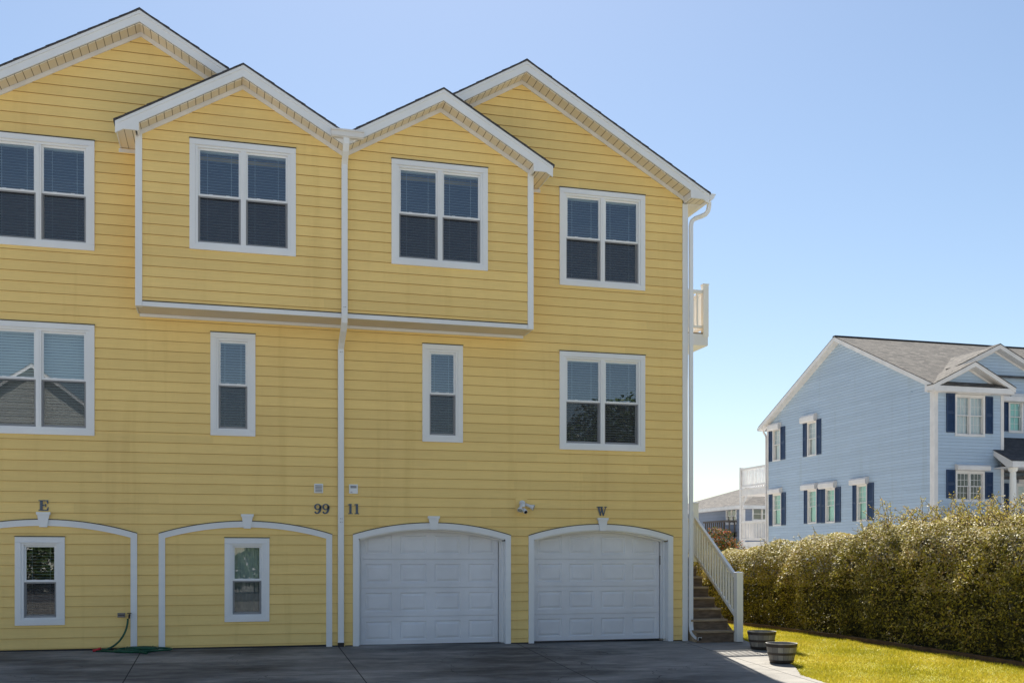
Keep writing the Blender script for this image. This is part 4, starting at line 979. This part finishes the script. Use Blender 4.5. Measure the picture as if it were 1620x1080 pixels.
def shutter(Mp, a0, a1, z0, z1):
    mb = MB(); w = a1-a0; fr = min(.05, w*.16)
    mb.box(a0, a1, z0, z1, .010, .028, Mp)
    mb.box(a0, a0+fr, z0, z1, .028, .044, Mp); mb.box(a1-fr, a1, z0, z1, .028, .044, Mp)
    for q in (z0, (z0+z1)/2-fr/2, z1-fr): mb.box(a0+fr, a1-fr, q, q+fr, .028, .043, Mp)
    z = z0+fr+.02
    while z < z1-fr-.03: 
        if abs(z-(z0+z1)/2) > fr: mb.add([Mp(a0+fr, z, .042), Mp(a1-fr, z, .042), Mp(a1-fr, z+.03, .029), Mp(a0+fr, z+.03, .029)], [(0, 1, 2, 3)])
        z += .04
    mb.build('shutter', M['navy'], bh)
def roller(Mp, a0, a1, z0, z1):
    h = z1-z0; mb = MB(); pr = [(0, z0), (.16, z0), (.19, z0+h*.15), (.19, z0+h*.7), (.14, z1-.02), (.10, z1), (0, z1)]
    n = len(pr); vs = [Mp(a0, z, o) for o, z in pr]+[Mp(a1, z, o) for o, z in pr]
    mb.add(vs, [tuple(range(n)), tuple(range(2*n-1, n-1, -1))]+[(i, (i+1) % n, n+(i+1) % n, n+i) for i in range(n)]); mb.build('shutter_box', M['cream'], bh)
for w in side:
    roller(LB, w[4], w[5]-(.14 if w[5] > 43.5 else 0), w[6], w[7])
    for s in (w[8], w[9]): shutter(LB, s[0]+.01, s[1]-.01, w[2]+.02, w[3]+.02)
for i, w in enumerate(fro):
    roller(FW, w[0]-.02, xf_(1562, BF), w[3]+.01, w[3]+(.30 if i == 0 else .23))
    shutter(FW, xf_(1496.5, BF), w[0]-.02, w[2]+.12, w[3]+.03); shutter(FW, w[1]+.02, xf_(1570, BF), w[2]+.12, w[3]-.03)
roller(FR, rw[0]-.03, rw[1]+.03, rw[3]+.01, rw[3]+.28); shutter(FR, xf_(1587.5, BR)+.02, rw[0]-.02, rw[2]+.05, rw[3])
shutter(FR, xf_(1587.5, BR)+.02, rw[0]+.0, 2.1, rw2[3]-.0)
roller(FR, rw2[0]-.03, rw2[1]+.03, rw2[3]+.01, rw2[3]+.28)
M['shingle2'] = M['shingle']
# main roof: gable end facing -X
def slab(pts, name='roof', mat='shingle', th=.03, parent=bh):
    mb = MB(); roofquad(mb, pts); low = [(p[0], p[1], p[2]-th) for p in pts]; roofquad(mb, low)
    for i in range(4): roofquad(mb, [low[i], low[(i+1) % 4], pts[(i+1) % 4], pts[i]])
    return mb.build(name, M[mat], parent)
zm = lambda y: 10.77-BS*abs(y-37.9)
XO = BX-.30
rfm = slab([(XO, 31.6, zm(31.6)), (27.6, 31.6, zm(31.6)), (27.6, 37.9, 10.77), (XO, 37.9, 10.77)])
slab([(27.6, 33.0, zm(33.0)), (XR+.3, 33.0, zm(33.0)), (XR+.3, 37.9, 10.77), (27.6, 37.9, 10.77)])
slab([(XO, 44.25, zm(44.25)), (XR+.3, 44.25, zm(44.25)), (XR+.3, 37.9, 10.77), (XO, 37.9, 10.77)])
mb = MB(); mb.box(XO, XR+.3, 37.8, 38.0, 10.745, 10.79); mb.build('ridge_cap', M['darkshingle'], rfm)
mb = MB(); mb.box(27.0, 30.2, 36.9, 37.05, 0, 0) if 0 else None
def chevY(d0, d1, a0, a1): return [(a0, zm(a0)-d0), (37.9, 10.77-d0), (a1, zm(a1)-d0), (a1, zm(a1)-d1), (37.9, 10.77-d1), (a0, zm(a0)-d1)]
mb = MB(); mb.prism(chevY(.031, .20, 31.62, 44.22), .27, .30, LB)
mb.prism([(31.62, zm(31.62)-.04), (31.62, zm(31.62)-.24), (32.1, zm(31.62)-.24), (32.1, zm(32.1)-.15)], .272, .302, LB)
mb.box(XO+.03, 27.62, 31.59, 31.615, 7.56, 7.75); mb.box(XO+.03, 27.65, 31.615, BF, 7.55, 7.565)
mb.box(XO, XR, 44.22, 44.26, 7.58, 7.74); mb.box(XO, XR, 44.26, 44.36, 7.60, 7.74)
mb.box(27.7, XR, BR-.3, BR-.27, 7.55, 7.72); mb.box(27.5, XR, BR-.27, BR, 7.54, 7.555)
mb.build('fascia', M['cream'], rfm)
mb = MB(); mb.prism(chevY(.201, .215, 31.7, 44.2), 0, .269, LB); mb.build('soffit', M['cream'], rfm)
gable_roof(bh, FRONT(BF), 25.93, 8.68, .5, 1.75, 1.75, .37, -1.25, wall=0, ends='', fascia=.15, mat='shingle', cap=False, trim='cream', sof='cream', obl=-.0)
slab([(24.52, 31.97, 8.68-.5*1.41), (24.52, 32.87, 8.68-.5*1.41), (25.93, 32.87, 8.68), (25.93, 31.97, 8.68)])
gable_roof(bh, FRONT(BR), 28.1, 9.68, .48, 3.57, 3.9, .32, -2.6, wall=0, ends='', fascia=.15, mat='shingle', trim='cream', sof='cream', cap=True)
# entrance porch
pt = lambda y: 5.10+.50*(y-31.0)
pr = slab([(27.0, 31.0, pt(31.0)), (XR, 31.0, pt(31.0)), (XR, 33.2, pt(33.2)), (27.0, 33.2, pt(33.2))], 'porch_roof', 'darkshingle')
mb = MB(); mb.box(27.02, XR, 31.0, 31.03, 4.86, 5.075)
mb.add([(27.01, 31.0, pt(31)-.03), (27.01, BF, pt(BF)-.03), (27.01, BF, pt(BF)-.22), (27.01, 31.25, 4.86), (27.01, 31.0, 4.86)], [(0, 1, 2, 3, 4)]); mb.box(27.02, XR, 31.03, 33.15, 4.86, 4.90)
mb.build('fascia', M['cream'], pr)
for cx1 in (27.30, 30.6):
    mb = MB(); mb.lathe([(.115, 0), (.115, 4.4), (.10, 4.7), (.15, 4.74), (.16, 4.80), (.17, 4.86)], (cx1, 31.3, 0), 20); mb.box(cx1-.18, cx1+.18, 31.12, 31.48, 0, .2); mb.build('porch_column', M['vinyl'], bh)
mb = MB(); mb.box(26.9, XR, 30.9, BR, .0, .35); mb.build('porch_floor', M['cream'], bh)
# rear decks
dy0, dy1, dx0, dx1 = BB+.03, 46.55, 24.45, 29.0
mb = MB(); 
for zf in (2.35, 4.95): mb.box(dx0, dx1, dy0, dy1, zf-.30, zf); mb.box(dx0-.02, dx1, dy0, dy1+.02, zf+.0, zf+.03)
dk = mb.build('deck', M['cream'], bh)
mb = MB()
for (x, y) in ((dx0, dy1-.15), (dx1-.15, dy1-.15)): mb.box(x-.025, x+.125, y, y+.15, 0, 6.05)
mb.add([(dx0+.02, dy1-.15, 4.0), (dx0+.02, dy1-.75, 4.62), (dx0+.02, dy1-.60, 4.64), (dx0+.02, dy1-.15, 4.20)], [(0, 1, 2, 3)])
mb.build('deck_post', M['cream'], dk)
for zf in (2.35, 4.95):
    mb = MB()
    mb.box(dx0, dx0+.09, dy0, dy1-.151, zf+.95, zf+1.05); mb.box(dx0+.02, dx0+.07, dy0, dy1-.151, zf+.12, zf+.20)
    y = dy0+.06
    while y < dy1-.2: mb.box(dx0+.03, dx0+.065, y, y+.045, zf+.201, zf+.949); y += .13
    mb.box(dx0+.13, dx1-.18, dy1-.12, dy1-.03, zf+.95, zf+1.05); mb.box(dx0+.13, dx1-.18, dy1-.10, dy1-.05, zf+.12, zf+.20)
    x = dx0+.2
    while x < dx1-.2: mb.box(x, x+.045, dy1-.09, dy1-.055, zf+.201, zf+.949); x += .13
    mb.build('railing', M['cream'], dk)
mb = MB(); rsweep(mb, [(BX-.10, 44.1, 7.60), (BX-.10, 44.1, 7.50), (BX-.06, 44.0, 7.38), (BX-.06, 43.93, 7.25), (BX-.06, 43.93, .2)], .07, .06); mb.build('downspout', M['cream'], bh)
# ================================================================== FAR HOUSE
fh = thing('grey_blue_house', 'low dusky blue house with hipped taupe roof beyond the blue house decks', 'house', (31, 58, 0))
ax0 = xf_(1101, 66.0); q = xf_(1176, 58)
A = (30.7, 58.0)                                           # near corner
FLM = lambda a, z, o: (A[0]-o, a, z)
wallz = zat(799, A[0], A[1])-.05
mb = MB()
wf = [(31.3, 32.7, zat(824, 33, 58), zat(801.5, 33, 58))]
siding(mb, FRONT(A[1]), .0, wallz, c_(A[0]+.01), c_(A[0]+14), .2, [rect(wf[0][0]+.05, wf[0][1]-.05, wf[0][2]+.05, wf[0][3]-.05)], lap=.015, vary=False)
yl = lambda px: A[0]*(F*CT-(px-810)*ST)/((px-810)*CT+F*ST)
wl_ = (yl(1165.5), yl(1149)); zl0, zl1 = zat(830, A[0], 60.5), zat(803.5, A[0], 60.5)
siding(mb, FLM, .0, wallz, c_(A[1]+.01), c_(A[1]+13), .2, [rect(wl_[0]+.05, wl_[1]-.05, zl0+.05, zl1-.05)], lap=.015, vary=False)
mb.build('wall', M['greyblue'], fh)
window(fh, FRONT(A[1]), *wf[0], units=2, cas=.08, blind=None, curtain=None, flash=False, screen=False, detail=False)
window(fh, FLM, wl_[0], wl_[1], zl0, zl1, units=2, cas=.08, blind=None, curtain=None, flash=False, screen=False, detail=False)
mb = MB(); mb.box(A[0]+.8, A[0]+13.5, A[1]+.8, A[1]+12.5, 0, wallz); mb.build('interior_wall', M['inside'], fh)
ov = .45; rz = wallz+.05; rh = 2.35; w2 = 7.0
c1, c2, c3, c4 = (A[0]-ov, A[1]-ov, rz), (A[0]+14, A[1]-ov, rz), (A[0]+14, A[1]+13+ov, rz), (A[0]-ov, A[1]+13+ov, rz)
r1, r2 = (A[0]-ov+6.95, A[1]+6.5, rz+rh), (A[0]+14-6.95, A[1]+6.5, rz+rh)
mb = MB(); roofquad(mb, [c1, c2, r2, r1]); roofquad(mb, [c4, c1, r1, (r1[0], r1[1]+.01, rz+rh)]); roofquad(mb, [c2, c3, (r2[0], r2[1]+.01, rz+rh), r2]); roofquad(mb, [c3, c4, r1, r2])
fr_ = mb.build('roof', M['shingle'], fh)
mb = MB(); mb.box(c1[0], c2[0], c1[1], c1[1]+.03, rz-.22, rz-.003); mb.box(c1[0], c1[0]+.03, c1[1]+.031, c4[1], rz-.22, rz-.003); mb.box(c1[0]+.03, c2[0], c1[1]+.03, A[1], rz-.22, rz-.20); mb.box(c1[0]+.03, A[0], A[1], c4[1], rz-.22, rz-.20)
mb.box(A[0]-.02, A[0]+.12, A[1]-.025, A[1]+.1, 0, rz-.23)
mb.build('fascia', M['cream'], fr_)
mb = MB(); yd0, yd1 = yl(1166), yl(1133); zf = zat(842, A[0], 60); zt_ = zat(823.5, A[0], 60)
mb.box(A[0]-.95, A[0]-.02, yd0, yd1, zf-.3, zf); mb.box(A[0]-.95, A[0]-.85, yd0, yd1, zt_-.12, zt_)
y = yd0
while y < yd1-.1: mb.box(A[0]-.93, A[0]-.87, y, y+.08, zf, zt_-.12); y += .28
mb.box(A[0]-.85, A[0], yd0, yd0+.08, zt_-.12, zt_)
for xx in (A[0]-.9, A[0]-.55, A[0]-.2): mb.box(xx, xx+.08, yd0+.0, yd0+.06, 0, zt_-.13)
mb.build('deck', simple('old_wood', (.10, .085, .075), .85, .3), fh)
# ================================================================== ACROSS THE STREET (seen reflected in the windows)
nh = thing('gabled_house', 'pale clapboard gabled house across the street, mirrored in the lower left window', 'house', (-8, -22, -.2))
BK = BACKW(-22.0)
def across(xc, hw, zr, s, Yf, dep):
    Mp = BACKW(Yf); mb = MB(); zt = zr-.1
    siding(mb, Mp, -.3, zt, (lambda z: max(xc-hw, xc-(zt-z)/s)), (lambda z: min(xc+hw, xc+(zt-z)/s)), .35, [], kinks=[zt-s*hw], vary=False)
    mb.box(xc-hw, xc-hw+.05, Yf-dep, Yf-.05, -.3, zt-s*hw); mb.box(xc+hw-.05, xc+hw, Yf-dep, Yf-.05, -.3, zt-s*hw)
    mb.build('wall', M['grey'], nh)
    gable_roof(nh, Mp, xc, zr, s, hw+.3, hw+.3, .4, -dep, ends='', mat='shingle', soffit=False)
    for k in (-.5, .5):
        for z in (1.2, 4.0): window(nh, BACKW(Yf+.02), xc+k*hw-.6, xc+k*hw+.6, z, z+1.5, units=1, blind=None, curtain='blind', flash=False, screen=False, detail=False)
across(-10.0, 3.0, 11.9, .75, -22.0, 10); across(-16.0, 6.5, 12.6, .8, -24.5, 10)
blob_plant('tree', 'round leafy tree across the street, mirrored in the lower right window', 'tree', (19.5, -14, -.25), [(0, 0, 7.0, 3.2), (2.2, .5, 6.2, 2.4), (-2.4, -.4, 6.0, 2.3), (.5, 1.4, 8.3, 2.0), (-.4, -1.8, 5.6, 2.4)], 16000, .28, M['treeleaf'], trunk=4.0)
for k, (x, y, h) in enumerate(((-19, -19.2, 3.0), (-14.2, -19.6, 3.4), (-9.6, -19.3, 3.9), (-4.8, -19.4, 3.6), (1.5, -19.8, 2.8), (8, -20, 3.4), (14, -19.2, 2.6))):
    blob_plant('street_shrub', 'dark green shrub in the row across the street, mirrored in the ground floor glass', 'shrub', (x, y, -.25),
        [(0, 0, h*.5, h*.42), (1.3, .2, h*.42, h*.38), (-1.4, -.2, h*.4, h*.36), (.2, .1, h*.75, h*.3)], 5000, .22, M['treeleaf'], group='shrubs in the row across the street')
# ------------------------------------------------------------------ light
EL, AZ = R(53), R(9.5)                                       # sun beyond the houses, a little to the right
sx, sy, sz = math.sin(AZ)*math.cos(EL), math.cos(AZ)*math.cos(EL), math.sin(EL)
ld = bpy.data.lights.new('sun', 'SUN'); ld.energy = 5.0; ld.angle = R(.53); ld.color = (1, .95, .86)
lo = bpy.data.objects.new('sun', ld); COL.objects.link(lo); lo.rotation_euler = Vector((sx, sy, sz)).to_track_quat('Z', 'Y').to_euler()
wd = bpy.data.worlds.new('World'); SC.world = wd; wd.use_nodes = True; nt = wd.node_tree
sk = nt.nodes.new('ShaderNodeTexSky'); sk.sky_type = 'NISHITA'; sk.sun_disc = False; sk.sun_elevation = EL; sk.sun_rotation = AZ
sk.air_density = 1.1; sk.dust_density = .45; sk.ozone_density = 1.5; sk.altitude = 0
bg = nt.nodes['Background']; bg.inputs[1].default_value = .067; nt.links.new(sk.outputs[0], bg.inputs[0])
SC.view_settings.view_transform = 'Standard'; SC.view_settings.look = 'None'; SC.view_settings.gamma = 1; SC.view_settings.exposure = 1.0
SC.cycles.max_bounces = 8; SC.cycles.transparent_max_bounces = 16
